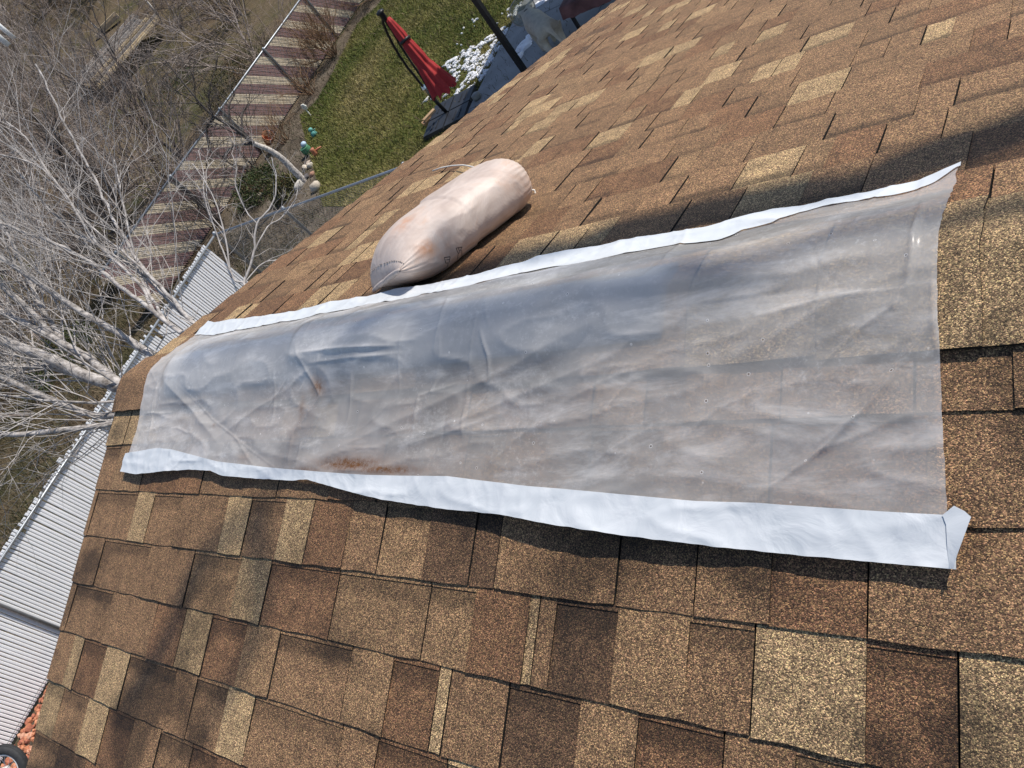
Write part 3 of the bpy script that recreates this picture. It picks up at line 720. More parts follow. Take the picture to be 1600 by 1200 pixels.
U = lu * (1 - uu) + (2.432 - .008 * np.sin(fr * np.pi) + rag) * uu
HF = film_H(U, WW)
vs = np.array([film_pt(u, w, h) for u, w, h in zip(U.ravel(), WW.ravel(), HF.ravel())])
# slack film is milkier, film lying on the shingles is clearer
mk = np.clip(.42 + 5.0 * (HF - .017) + .20 * np.clip((1.6 - U) / 1.0, 0, 1), .31, .80)
RU = np.zeros_like(U)
for (q, ru_, rw_, a_) in RUST: RU = np.maximum(RU, a_ * np.exp(-((U - q[0]) / ru_) ** 2 - ((WW - q[1]) / rw_) ** 2))
cs = np.stack([mk.ravel(), RU.ravel(), np.zeros(mk.size)], 1).astype(np.float32)
mb = MB()
me = bpy.data.meshes.new('film')
fs = [(i * (NW + 1) + j, (i + 1) * (NW + 1) + j, (i + 1) * (NW + 1) + j + 1, i * (NW + 1) + j + 1) for i in range(NU) for j in range(NW)]
me.from_pydata(vs.tolist(), [], fs)
ca = me.color_attributes.new('Col', 'FLOAT_COLOR', 'POINT'); arr = np.ones((len(vs), 4), np.float32); arr[:, :3] = cs; ca.data.foreach_set('color', arr.ravel())
me.polygons.foreach_set('use_smooth', [True] * len(me.polygons)); me.materials.append(MT['film'])
fo = bpy.data.objects.new('film', me); COL.objects.link(fo); fo.parent = sheetE; fo.matrix_parent_inverse = Matrix.Translation(-sheetE.location)
def tape(T_o, T_i, ua, ub):
    mb = MB(); n = 480; k = 16; u = np.linspace(ua, ub, n + 1)
    o_ = np.array([itp(T_o, x) for x in u]); i_ = np.array([itp(T_i, x) for x in u])
    o_ = o_ + np.array([.0012 * noise.noise(Vector((x * 40, 0, 5))) for x in u])
    Wt = o_[:, None] + (i_ - o_)[:, None] * np.linspace(0, 1, k + 1)[None, :]; Ut = np.repeat(u[:, None], k + 1, 1)
    Ht = film_H(Ut, Wt) + .0016
    for (i, j), _ in np.ndenumerate(Ut):
        Ht[i, j] += .0008 * noise.noise(Vector((Ut[i, j] * 26, Wt[i, j] * 34, 3))) + .0010 * (1 - abs(noise.noise(Vector((Ut[i, j] * 22 + Wt[i, j] * 9, Wt[i, j] * 12, 7))))) ** 7
    vs = [film_pt(a, b, c) for a, b, c in zip(Ut.ravel(), Wt.ravel(), Ht.ravel())]
    fs = [(i * (k + 1) + j, (i + 1) * (k + 1) + j, (i + 1) * (k + 1) + j + 1, i * (k + 1) + j + 1) for i in range(n) for j in range(k)]
    mb.add(vs, fs); return mb
tape(BOT_O, BOT_I, .193, 2.4385).build('edge_tape', MT['tape'], sheetE, smooth=True)
tape(TOP_O, TOP_I, .214, 2.436).build('edge_tape', MT['tape'], sheetE, smooth=True)
# loose folded flap at the near right corner of the tape
mb = MB()
fl = [on_slope(q, -1, .024) for q in ((1493, 891), (1497, 871), (1517, 809), (1507, 800), (1491, 792))]
fl2 = [on_slope(q, -1, .03) for q in ((1482, 890), (1478, 860), (1476, 820), (1472, 808), (1470, 806))]
mb.add([film_pt(u, w, (.030, .027, .019, .019, .022)[i]) for i, (u, w) in enumerate(fl)] + [film_pt(u, w, film_h(u, w) + .003) for u, w in fl2],
       [(i, i + 1, 5 + i + 1, 5 + i) for i in range(4)])
mb.build('tape_flap', MT['tape'], sheetE, smooth=True)
# slate coloured strip lying along the ridge under the sheet
mb = MB(); g_ = []
for i in range(41):
    u = .36 + i / 40 * 1.66
    g_.append([film_pt(u, w, .016 + hh) for w, hh in ((-.088, .0), (-.082, .006), (-.045, .011), (0, .013), (.03, .011), (.058, .006), (.064, 0))])
for i in range(40):
    for j in range(6): mb.face([g_[i][j], g_[i + 1][j], g_[i + 1][j + 1], g_[i][j + 1]])
for e in (0, 40): mb.face(g_[e])
vo = mb.build('ridge_strip', MT['vent']); tag(vo, 'slate grey strip along the ridge showing dimly through the plastic sheet', 'ridge strip')

# ================================================================== SANDBAG
bag = empty('sandbag', P(1, 1.26, .40, 0), 'plump pale pink woven sandbag lying above the plastic sheet', 'sandbag')
A0, A1 = np.array((1.180, .192)), np.array((1.308, .650)); AX = (A1 - A0) / np.linalg.norm(A1 - A0); PR = np.array((-AX[1], AX[0]))
HW, HH = .121, .077
def bag_pt(s_, ph):
    e = abs(2 * s_ - 1)
    if s_ < .5:
        k = max(0.0, 1 - max(0, 1 - s_ / .34) ** 2.3) ** .62
        a = HW * (.84 + .16 * k); b = HH * max(.03, k); hc = HH * .95 * k + .052 * (1 - k); tilt = -.30 * (1 - k)
    else:
        k = max(0.0, 1 - (2 * s_ - 1) ** 9) ** .5
        a = HW * (.46 + .54 * k); b = HH * (.34 + .66 * k); hc = HH; tilt = 0
    c, sn = math.cos(ph), math.sin(ph)
    x_ = a * math.copysign(abs(c) ** .82, c); y_ = b * math.copysign(abs(sn) ** .82, sn)
    o = x_ * math.cos(tilt) - y_ * math.sin(tilt); h = hc + x_ * math.sin(tilt) + y_ * math.cos(tilt)
    h = max(.012 + .004 * math.sin(ph * 3), h)
    q = A0 + (A1 - A0) * s_ + PR * o
    p = Vector(P(1, q[0], q[1], h))
    d = .0035 * noise.noise(p * 9) + .0015 * noise.noise(p * 24) + .0014 * math.sin(ph * 34 + 2 * noise.noise(p * 12)) * max(0, 1 - min(s_, 1 - s_) / .20) + .0014 * (1 - abs(noise.noise(Vector((s_ * 7, ph * 2.2, 1))))) ** 6
    ctr = Vector(P(1, *(A0 + (A1 - A0) * s_), hc)); v_ = p - ctr
    return p + (v_.normalized() * d if v_.length > 1e-5 else v_)
NS, NP = 90, 128
vs = [bag_pt((i / NS) ** 1.0, 2 * math.pi * j / NP) for i in range(NS + 1) for j in range(NP)]
fs = [(i * NP + j, i * NP + (j + 1) % NP, (i + 1) * NP + (j + 1) % NP, (i + 1) * NP + j) for i in range(NS) for j in range(NP)]
fs += [tuple(range(NP))[::-1], tuple(range(NS * NP, NS * NP + NP))]
me = bpy.data.meshes.new('bag_body'); me.from_pydata([tuple(v) for v in vs], [], fs)
bm = bmesh.new(); bm.from_mesh(me); bmesh.ops.recalc_face_normals(bm, faces=bm.faces); bm.to_mesh(me)
BVH = BVHTree.FromBMesh(bm); bm.free()
def hit(q):
    d = Vector(ray(q)).normalized()
    r = BVH.ray_cast(Vector(CAM), d)
    return (r[0], r[1]) if r[0] else (None, None)
st = [(hit((668, 388))[0], .025, .8), (hit((632, 348))[0], .035, .6), (hit((690, 385))[0], .05, .25), (hit((826, 300))[0], .04, .4), (hit((800, 280))[0], .05, .2)]
ca = me.color_attributes.new('Col', 'FLOAT_COLOR', 'POINT'); arr = np.ones((len(vs), 4), np.float32)
for i, v in enumerate(vs):
    arr[i, 0] = .5 + .5 * math.sin((i % NP) / NP * 2 * math.pi * 32)
    arr[i, 1] = max([a * math.exp(-((v - c).length / r) ** 2) for c, r, a in st if c is not None] + [0])
ca.data.foreach_set('color', arr.ravel())
me.polygons.foreach_set('use_smooth', [True] * len(me.polygons)); me.materials.append(MT['bag'])
bo = bpy.data.objects.new('bag_body', me); COL.objects.link(bo); bo.parent = bag; bo.matrix_parent_inverse = Matrix.Translation(-bag.location)
# folded seam along the near end
mb = MB(); e0 = [bag_pt(0, math.pi * (1 - k / 24)) for k in range(25)]
mb.tube(e0, [.004 + .004 * math.sin(math.pi * k / 24) for k in range(25)], 8)
sm = mb.build('seam', MT['seam'], bag, smooth=True)
mb = MB()
for k in range(2, 23):
    p = bag_pt(.035, math.pi * (1 - k / 24)); q = bag_pt(.035, math.pi * (1 - (k + .55) / 24)); up = Vector((0, ST, CT)) * .0015
    mb.tube([p + up, q + up], .0011, 4)
mb.build('stitching', MT['thread'], sm)
# black print on the flank, cast onto the cloth
def ink(pl, w_):
    mb = MB(); pts = []
    for a, b in zip(pl[:-1], pl[1:]):
        for k in range(9):
            q = (a[0] + (b[0] - a[0]) * k / 8, a[1] + (b[1] - a[1]) * k / 8); h_, n_ = hit(q)
            if h_: pts.append((h_ + n_ * .0006, n_))
    for (p, n1), (q, n2) in zip(pts[:-1], pts[1:]):
        d = (q - p)
        if d.length < 1e-6 or d.length > .03: continue
        c = d.cross(n1).normalized() * w_
        mb.face([p - c, p + c, q + c, q - c])
    return mb
c8 = lambda x_, y_: (540 + x_ / 5, 230 + y_ / 5)
print_ = MB()
for pl in ([c8(862, 788), c8(910, 780), c8(880, 832), c8(862, 788)], [c8(880, 788), c8(888, 812)], [c8(878, 832), c8(872, 880)], [c8(905, 800), c8(908, 850), c8(895, 880)],
           [c8(768, 862), c8(815, 855), c8(808, 900)], [c8(772, 866), c8(782, 905)], [c8(782, 905), c8(800, 903), c8(795, 930), c8(762, 955)], [c8(785, 880), c8(812, 876)]):
    k = ink(pl, .0008); print_.add(k.v, k.f)
print_.build('print_mark', MT['ink'], bag)
# tie cords at the far end
mb = MB()
pl = [(676, 267), (690, 262), (706, 259), (724, 258), (740, 261), (756, 268)]
mb.tube([P(1, *on_slope(q, 1, hh), hh) for q, hh in zip(pl, (.014, .016, .022, .03, .04, .05))], .0028, 6)
mb.build('tie_cord', MT['cord'], bag, smooth=True)
mb = MB(); c = bag_pt(1, 0.2)
lp = [at(q, np.linalg.norm(np.array(c) - CAM) - .01) for q in ((822, 304), (828, 297), (835, 297), (837, 302), (833, 308), (829, 312), (830, 318))]
mb.tube(lp, .0026, 6); mb.build('tie_cord', MT['cord'], bag, smooth=True)

# ================================================================== FENCES
R_ = random.Random(5)
# white privacy slats woven into chain link
XF = -10.1; TOPF = 1.56
fe = empty('slatted_fence', (XF, 0, 0), 'white slatted chain link fence running along the side yard at the left', 'fence')
slatm = {}
def slat_mesh(h):
    k = round(h, 2)
    if k not in slatm:
        mb = MB(); w, d = .0205, .007
        prof = [(-w, -d * .4), (-w * .6, d), (w * .6, d), (w, -d * .4)]
        vs = [(y_, x_, z_) for z_ in (0, k) for x_, y_ in prof]
        mb.add(vs, [(0, 1, 5, 4), (1, 2, 6, 5), (2, 3, 7, 6), (3, 0, 4, 7), (4, 5, 6, 7)])
        o = mb.build('slat', MT['slat']); slatm[k] = o.data; bpy.data.objects.remove(o)
    return slatm[k]
y = -7.0; i = 0; PIT = .0505
missing = 0
while y < 5.86:
    over = .05 + .02 * noise.noise(Vector((y * .9, 0, 0))) + R_.uniform(-.012, .012)
    if R_.random() < .10: over = R_.choice((-.09, -.13, -.06, .0))
    if 3.9 < y < 4.35: over -= R_.choice((.02, .10, .16))
    if 1.5 < y < 1.58: over = .10
    o = bpy.data.objects.new('slat', slat_mesh(TOPF + over - .06)); COL.objects.link(o); o.parent = fe
    o.location = (R_.uniform(-.003, .003), y, .06); o.rotation_euler = (R_.uniform(-.004, .004), 0, 0)
    y += PIT + R_.uniform(-.001, .001); i += 1
def rail(mb, a, b, r, n=8): mb.tube([a, b], r, n)
mb = MB(); mb.tube([(XF + .035, -7, TOPF), (XF + .035, 6.16, TOPF)], .021, 8); mb.build('top_rail', MT['galv'], fe, smooth=True)
for y in (-6.2, -3.35, -.55, 2.35, 6.16):
    mb = MB(); mb.lathe((XF + .045, y, 0), [(.03, 0), (.03, TOPF - .01), (.036, TOPF), (.03, TOPF + .05), (.004, TOPF + .065)], 10); mb.build('post', MT['galv'], fe, smooth=True)
# bottom tension wire
mb = MB(); mb.tube([(XF + .03, -7, .12), (XF + .03, 6.16, .12)], .004, 5); mb.build('tension_wire', MT['wire'], fe)

# chain link run between the slatted fence and the house
YC = 6.16
ce = empty('chain_link_fence', (-5, YC, 0), 'bare grey chain link fence running from the slatted fence to the house', 'fence')
mb = MB(); mb.tube([(XF + .04, YC, TOPF), (.2, YC, TOPF)], .021, 8); mb.build('top_rail', MT['galv'], ce, smooth=True)
for x in (-8.0, -5.15, -2.3):
    mb = MB(); mb.lathe((x, YC + .03, 0), [(.026, 0), (.026, TOPF - .02), (.032, TOPF), (.026, TOPF + .04), (.004, TOPF + .05)], 10); mb.build('post', MT['galv'], ce, smooth=True)
def mesh_wires(a, b, h, step=.07, r=.0016):
    """two crossing families of zig-zag wire in the plane a-b"""
    a = np.array(a); b = np.array(b); L = np.linalg.norm(b - a); d = (b - a) / L; mb = MB()
    x = -h
    while x < L:
        for sg in (1, -1):
            x0, x1 = (x, x + h) if sg > 0 else (x + h, x)
            p0 = np.array([*(a + d * x0), .05]); p1 = np.array([*(a + d * x1), h])
            # clip to the run
            t0, t1 = 0.0, 1.0
            for lo in (0,):
                dx = x1 - x0
                ta, tb = (0 - x0) / dx, (L - x0) / dx
                t0 = max(t0, min(ta, tb)); t1 = min(t1, max(ta, tb))
            if t1 > t0 + .01:
                mb.tube([p0 + (p1 - p0) * t0, p0 + (p1 - p0) * t1], r, 3, cap=False)
        x += step
    return mb
mesh_wires((XF + .04, YC + .028), (-.2, YC + .028), TOPF).build('wire_mesh', MT['wire'], ce)

# striped fence: diagonal maroon and cream slats
XS = -15.35; TOPS = 1.45; YA, YB = 6.4, 24.0
sf = empty('striped_fence', (XS, 13, 0), 'chain link fence woven with diagonal maroon and cream slats behind the lawn', 'fence')
mb = MB(); mb.tube([(XS, YA, TOPS), (XS, YB, TOPS)], .024, 8); mb.build('top_rail', MT['galv'], sf, smooth=True)
for k in range(8):
    y = 6.6 + k * 2.42 + .45
    mb = MB(); mb.lathe((XS + .045, y, 0), [(.03, 0), (.03, TOPS), (.035, TOPS + .02), (.03, TOPS + .05), (.004, TOPS + .07)], 10); mb.build('post', MT['galv'], sf, smooth=True)
H_ = TOPS - .04; run = 1.15 * H_                  # a slat climbs the full height over this run
slm = {}
def diag(yb, colr):
    ya, ybn = yb, yb + run
    # lower end nearer the camera: image stripes fall to the right
    t0 = max(0, (YA - ya) / run); t1 = min(1, (YB - ya) / run)
    if t1 - t0 < .02: return
    z0, z1 = .04 + H_ * (1 - t0), .04 + H_ * (1 - t1)
    full = t0 == 0 and t1 == 1
    if full and colr in slm:
        o = bpy.data.objects.new('slat', slm[colr]); COL.objects.link(o); o.parent = sf
    else:
        mb = MB(); w = .0235; y0, y1 = run * t0, run * t1
        v_ = [(-.006, y0, z0 - w), (.006, y0, z0 - w * .9), (.006, y0, z0 + w * .9), (-.006, y0, z0 + w), (-.006, y1, z1 - w), (.006, y1, z1 - w * .9), (.006, y1, z1 + w * .9), (-.006, y1, z1 + w)]
        mb.add(v_, [(0, 1, 2, 3)[::-1], (4, 5, 6, 7), (0, 4, 5, 1)[::-1], (1, 5, 6, 2)[::-1], (2, 6, 7, 3)[::-1]])
        o = mb.build('slat', MT['maroon'] if colr else MT['cream']); o.parent = sf
        if full: slm[colr] = o.data
    o.location = (0, ya - 13, 0)
y = YA - run; i = 0; blk = 0; colr = 1
while y < YB:
    diag(y, colr); i += 1; blk += 1; y += .066
    if blk >= (6 if colr else 5) + R_.choice((0, 0, 1)): blk = 0; colr = 1 - colr
mesh_wires((XS + .014, 7.0), (XS + .014, YB), TOPS, .15, .003).build('wire_mesh', MT['wire'], sf)

# ================================================================== TREES
class Tree:
    def __init__(self, seed): self.r = random.Random(seed); self.thick = []; self.thin = []
    def line(self, pts, r0, r1, split=.012):
        pts = [np.array(p, float) for p in pts]; n = len(pts)
        rad = [r0 + (r1 - r0) * (i / (n - 1)) ** .8 for i in range(n)]
        (self.thick if r0 > split else self.thin).append((pts, rad))
    def curve(self, pts, per=5):
        """Catmull-Rom through the points with a little wander"""
        p = [np.array(q, float) for q in pts]; p = [2 * p[0] - p[1]] + p + [2 * p[-1] - p[-2]]; out = []
        for i in range(1, len(p) - 2):
            for k in range(per):
                t = k / per; a, b, c, d = p[i - 1], p[i], p[i + 1], p[i + 2]
                q = .5 * ((2 * b) + (-a + c) * t + (2 * a - 5 * b + 4 * c - d) * t * t + (-a + 3 * b - 3 * c + d) * t ** 3)
                out.append(q)
        out.append(p[-2]); L = np.linalg.norm(out[-1] - out[0])
        return [q + np.array([self.r.gauss(0, 1) for _ in range(3)]) * L * .0018 for q in out]
    def branch(self, p, d, L, r, depth, up=.25, n=5, wob=.22, kids=4, ang=.7, keep=None):
        r_ = self.r; d = np.array(d, float); d /= np.linalg.norm(d); pts = [np.array(p, float)]; dirs = []
        for i in range(n):
            d = d + np.array([r_.gauss(0, wob), r_.gauss(0, wob), r_.gauss(0, wob) + up * .35]); d /= np.linalg.norm(d)
            pts.append(pts[-1] + d * L / n); dirs.append(d.copy())
            if keep and not keep(pts[-1]): pts.pop(); break
        if len(pts) < 2: return
        self.line(pts, r, r * .35)
        if depth <= 0: return
        m_ = len(pts) - 1
        for k in range(kids):
            f = r_.uniform(.25, 1.0) * m_; i = min(m_ - 1, int(f)); q = pts[i] + (pts[i + 1] - pts[i]) * (f - i)
            ax = np.array([r_.gauss(0, 1) for _ in range(3)]); ax = ax - dirs[i] * (ax @ dirs[i]); ax /= np.linalg.norm(ax)
            a = ang * r_.uniform(.6, 1.3); nd_ = dirs[i] * math.cos(a) + ax * math.sin(a)
            self.branch(q, nd_, L * r_.uniform(.35, .62), r * .55, depth - 1, up, max(3, n - 1), wob, kids, ang, keep)
    def along(self, pts, count, L0, L1, r, depth, start=.15, kids=3, up=.25, out=None, keep=None, wob=.2):
        m_ = len(pts) - 1; r_ = self.r
        for k in range(count):
            f = (start + (1 - start) * (k + r_.random()) / count) * m_; i = min(m_ - 1, int(f)); q = pts[i] + (pts[i + 1] - pts[i]) * (f - i)
            d = pts[i + 1] - pts[i]; d /= np.linalg.norm(d)
            ax = np.array([r_.gauss(0, 1) for _ in range(3)]); ax = ax - d * (ax @ d); ax /= np.linalg.norm(ax)
            a = r_.uniform(.4, .95); g_ = d * math.cos(a) + ax * math.sin(a)
            self.branch(q, g_, r_.uniform(L0, L1) * (1 - .35 * f / m_), r * (1 - .4 * f / m_), depth, up, 5, wob, kids, .65, keep)
    def mesh(self, lines, n):
        V, F, o = [], [], 0
        for pts, rad in lines:
            v, f = tube_mesh(pts, rad, n, False); V.append(v); F.append(np.array(f) + o); o += len(v)
        return np.concatenate(V), np.concatenate(F)

def not_roof(p):
    """branches keep clear of the roof and its edge"""
    if p[0] > -.9: return False
    return p[2] > .2

t1 = Tree(3)
B1 = np.array([-4.6, 1.35, 0])
tr1 = empty('white_barked_tree', B1, 'large white barked bare tree fanning many stems beside the roof edge', 'tree')
stems = [  # pixel path, distance at start and end, thickness
 ([(215, 622), (190, 605), (140, 590), (82, 562), (25, 540), (-60, 510)], 8.0, 8.6, .075, .045),
 ([(205, 612), (175, 590), (135, 557), (92, 532), (32, 472), (-50, 400)], 8.0, 8.9, .050, .028),
 ([(235, 560), (217, 542), (175, 514), (140, 495), (82, 457), (0, 402), (-60, 365)], 8.0, 8.8, .045, .02),
 ([(205, 655), (180, 648), (150, 650), (100, 632), (50, 612), (-40, 570)], 7.9, 8.3, .045, .022),
 ([(210, 655), (175, 662), (100, 672), (25, 679), (-50, 676)], 7.8, 8.0, .038, .020),
 ([(150, 592), (90, 575), (30, 572), (-50, 565)], 8.2, 8.9, .04, .022),
 ([(140, 560), (60, 515), (10, 490), (-50, 455)], 8.3, 9.3, .035, .018),
 ([(100, 540), (60, 470), (20, 380), (-30, 290)], 8.4, 9.6, .03, .010),
]
def snap(q, lines):
    """start a limb on the limb that already passes this pixel"""
    best = None
    for ln in lines:
        for p in ln:
            c = proj(p); d = math.hypot(c[0] - q[0], c[1] - q[1])
            if best is None or d < best[0]: best = (d, p)
    return best[1]
tp = []
base_top = np.array(at((222, 628), 8.0))
trunk = t1.curve([B1 + [0, 0, -.1], B1 + [.02, .02, 1.2], B1 * .5 + base_top * .5 + [0, 0, .3], base_top], 5)
t1.line(trunk, .14, .10, 0)
for px, d0, d1, r0, r1 in stems:
    sn_ = None if px[0][0] > 200 else snap(px[0], tp)
    if sn_ is not None: d1 += np.linalg.norm(sn_ - CAM) - d0; d0 = np.linalg.norm(sn_ - CAM)
    pts = [at(q, d0 + (d1 - d0) * i / (len(px) - 1)) for i, q in enumerate(px)]
    pts = t1.curve([base_top] + pts if sn_ is None else [sn_] + pts[1:], 5)
    t1.line(pts, r0, r1, 0); tp.append(pts)
    t1.along(pts, 15, .8, 2.3, max(.0085, r1 * .32), 2, .08, 4, .12, keep=not_roof, wob=.12)
t2 = Tree(8)
B2 = np.array([-3.9, 2.9, 0])
tr2 = empty('slender_pale_tree', B2, 'slender pale limbed bare tree rising in front of the white slatted fence', 'tree')
stems2 = [
 ([(300, 515), (282, 520), (240, 487), (187, 447), (150, 417), (100, 387), (45, 365), (-40, 335)], 7.2, 8.8, .026, .013),
 ([(320, 520), (300, 502), (250, 447), (215, 407), (185, 355), (162, 310), (132, 250), (87, 165), (55, 100)], 7.2, 9.4, .025, .008),
 ([(262, 500), (235, 462), (217, 425), (195, 330), (185, 280), (180, 250)], 7.3, 8.4, .016, .005),
 ([(300, 502), (262, 470), (225, 430), (180, 400), (140, 375), (90, 340), (20, 260)], 7.3, 8.9, .018, .006),
 ([(240, 487), (215, 440), (150, 380), (100, 300), (60, 260), (0, 240)], 7.6, 9.0, .018, .006),
 ([(250, 447), (200, 400), (140, 350), (90, 290), (40, 215), (10, 190)], 7.6, 9.2, .013, .005)]
b2t = np.array(at((345, 545), 7.2))
t2.line(t2.curve([B2 + [0, 0, -.1], B2 + [.03, 0, 1.2], b2t], 5), .08, .05, 0)
tp2 = []
for i, (px, d0, d1, r0, r1) in enumerate(stems2):
    sn_ = None if i < 2 else snap(px[0], tp2)
    if sn_ is not None: d1 += np.linalg.norm(sn_ - CAM) - d0; d0 = np.linalg.norm(sn_ - CAM)
    pts = [at(q, d0 + (d1 - d0) * k / (len(px) - 1)) for k, q in enumerate(px)]
    pts = t2.curve([b2t] + pts if i < 2 else [sn_] + pts[1:], 5); tp2.append(pts)
    t2.line(pts, r0, r1, 0); t2.along(pts, 14, .6, 1.8, max(.0065, r1 * .45), 2, .10, 3, .1, keep=not_roof, wob=.12)
t3 = Tree(21)
B3 = np.array([-3.6, 3.9, 0])
tr3 = empty('pale_sapling', B3, 'thin pale sapling with curved twigs at the corner of the slatted fence', 'tree')
stems3 = [
 ([(392, 450), (382, 442), (397, 395), (402, 350), (425, 320), (432, 280), (424, 245)], 7.6, 8.0, .018, .005),
 ([(385, 442), (362, 430), (350, 360), (330, 300), (300, 255)], 7.6, 8.2, .012, .004),
 ([(397, 395), (418, 355), (440, 340), (462, 310), (466, 285)], 7.7, 8.0, .008, .004),
 ([(402, 350), (385, 330), (368, 290), (370, 262), (362, 240)], 7.8, 8.2, .007, .003),
 ([(360, 420), (340, 370), (320, 310), (318, 270), (310, 235)], 7.7, 8.3, .009, .003),
 ([(385, 442), (410, 412), (440, 405), (480, 398)], 7.6, 7.8, .007, .003), ([(350, 360), (328, 330), (322, 270), (335, 250)], 7.8, 8.3, .007, .003)]
b3t = np.array(at((420, 480), 7.6))
t3.line(t3.curve([B3 + [0, 0, -.1], B3 + [.03, .05, 1.4], b3t], 5), .035, .025, 0)
tp3 = []
for i, (px, d0, d1, r0, r1) in enumerate(stems3):
    sn_ = None if i == 0 else snap(px[0], tp3)
    if sn_ is not None: d1 += np.linalg.norm(sn_ - CAM) - d0; d0 = np.linalg.norm(sn_ - CAM)
    pts = [at(q, d0 + (d1 - d0) * k / (len(px) - 1)) for k, q in enumerate(px)]
    pts = t3.curve([b3t] + pts if i == 0 else [sn_] + pts[1:], 5); tp3.append(pts)
    t3.line(pts, r0, r1, 0); t3.along(pts, 7, .3, .75, max(.0045, r1 * .7), 2, .2, 3, .1, keep=not_roof)
for T_, root, a, b in ((t1, tr1, 'barkw', 'barkt'), (t2, tr2, 'barkw', 'barkt'), (t3, tr3, 'barkt', 'barkt')):
    V, F = T_.mesh(T_.thick, 8); np_mesh('trunk', V, F, MT[a], root, True)
    V, F = T_.mesh(T_.thin, 3); np_mesh('crown', V, F, MT[b], root, True)

# birch by the striped fence
def auto_tree(name, base, H, r0, seed, label, bark, twigm, lean=(0, 0), stems=1, spread=.35, depth=3, kids=4, up=.3, group=None, low=.25, count=18, LL=.45):
    T_ = Tree(seed); base = np.array(base, float)
    root = empty(name, base, label, 'tree', group)
    for k in range(stems):
        a = T_.r.uniform(0, 6.28); sp = spread * (0 if stems == 1 else 1) * H
        top = base + [lean[0] + math.cos(a) * sp, lean[1] + math.sin(a) * sp, H * T_.r.uniform(.85, 1.05)]
        mid = base + (top - base) * .5 + [T_.r.gauss(0, .05) * H, T_.r.gauss(0, .05) * H, .06 * H]
        pts = T_.curve([base + [0, 0, -.1], base + (mid - base) * .45, mid, top], 6)
        T_.line(pts, r0 * (1 if stems == 1 else .7), r0 * .12, 0)
        T_.along(pts, count, H * LL * .6, H * LL, r0 * .28, depth - 1, low, kids, up)
    V, F = T_.mesh(T_.thick, 7); np_mesh('trunk', V, F, MT[bark], root, True)
    if T_.thin:
        V, F = T_.mesh(T_.thin, 3); np_mesh('crown', V, F, MT[twigm], root, True)
    return root
B4 = on_z((476, 284), 0.0)
t4 = Tree(33); tr4 = empty('birch_tree', B4, 'spotted white birch trunk rising beside the lawn in front of the striped fence', 'tree')
def up_px(q, base):          # point on the pixel's ray nearest the vertical through base
    d = ray(q); k = ((base - CAM)[:2] @ d[:2]) / (d[:2] @ d[:2]); return CAM + d * k
pth = [B4 + [0, 0, -.05]] + [up_px(q, B4) for q in ((435, 243), (396, 224))]
pts = t4.curve(pth, 6); t4.line(pts, .085, .05, 0); pth2 = [pts[-1]] + [up_px(q, B4) for q in ((362, 200), (335, 182), (312, 160))]
pth2[1] = pth2[1] + np.array([.05, 0, 0]); pts = t4.curve(pth2 + [pth2[-1] + np.array([-.2, .3, .9])], 4)
t4.line(pts, .05, .015, 0); t4.along(pts, 16, .6, 1.6, .016, 2, .05, 5, .2)
for q1, q2 in (((396, 224), (352, 250)), ((362, 200), (372, 150)), ((335, 182), (330, 235)), ((380, 212), (395, 165))):
    p1, p2 = up_px(q1, B4), up_px(q2, B4) + np.array([-.3, .2, 0]); br = t4.curve([p1, (p1 + p2) / 2 + [0, 0, .12], p2], 4)
    t4.line(br, .035, .015, 0); t4.along(br, 6, .4, 1.0, .012, 2, .2, 3, .2)
V, F = t4.mesh(t4.thick[:1], 8); np_mesh('trunk', V, F, MT['barkb'], tr4, True)
V, F = t4.mesh(t4.thick[1:] + t4.thin, 4); np_mesh('crown', V, F, MT['barkd'], tr4, True)

# bare trees and scrub beyond the fences
def gz(x, y): return (x, y, hgt(x, y))
auto_tree('bare_tree', gz(-18.0, 8.6), 4.2, .10, 41, 'dark gnarled bare tree just behind the striped fence end', 'barkd', 'twig', (.3, .6), 3, .22, 3, 5)
auto_tree('bare_tree', gz(-21.0, 13.5), 5.0, .09, 42, 'grey bare tree behind the striped fence beside the green scrub', 'barkd', 'twigg', (0, .5), 2, .2, 3, 5)
auto_tree('bare_tree', gz(-19.5, 2.5), 5.2, .11, 43, 'bushy grey bare tree beyond the slatted fence at the left edge', 'barkd', 'twigg', (0, 0), 4, .3, 3, 5)
auto_tree('bare_tree', gz(-26, 9.0), 6.0, .12, 44, 'broad brown bare tree in the far thicket', 'barkd', 'twig', (0, .5), 4, .3, 3, 5)
auto_tree('bare_tree', gz(-33, 15.0), 7.0, .12, 45, 'tall grey bare tree near the top left corner with pale stems', 'barkb', 'twigg', (0, .4), 3, .25, 3, 5)

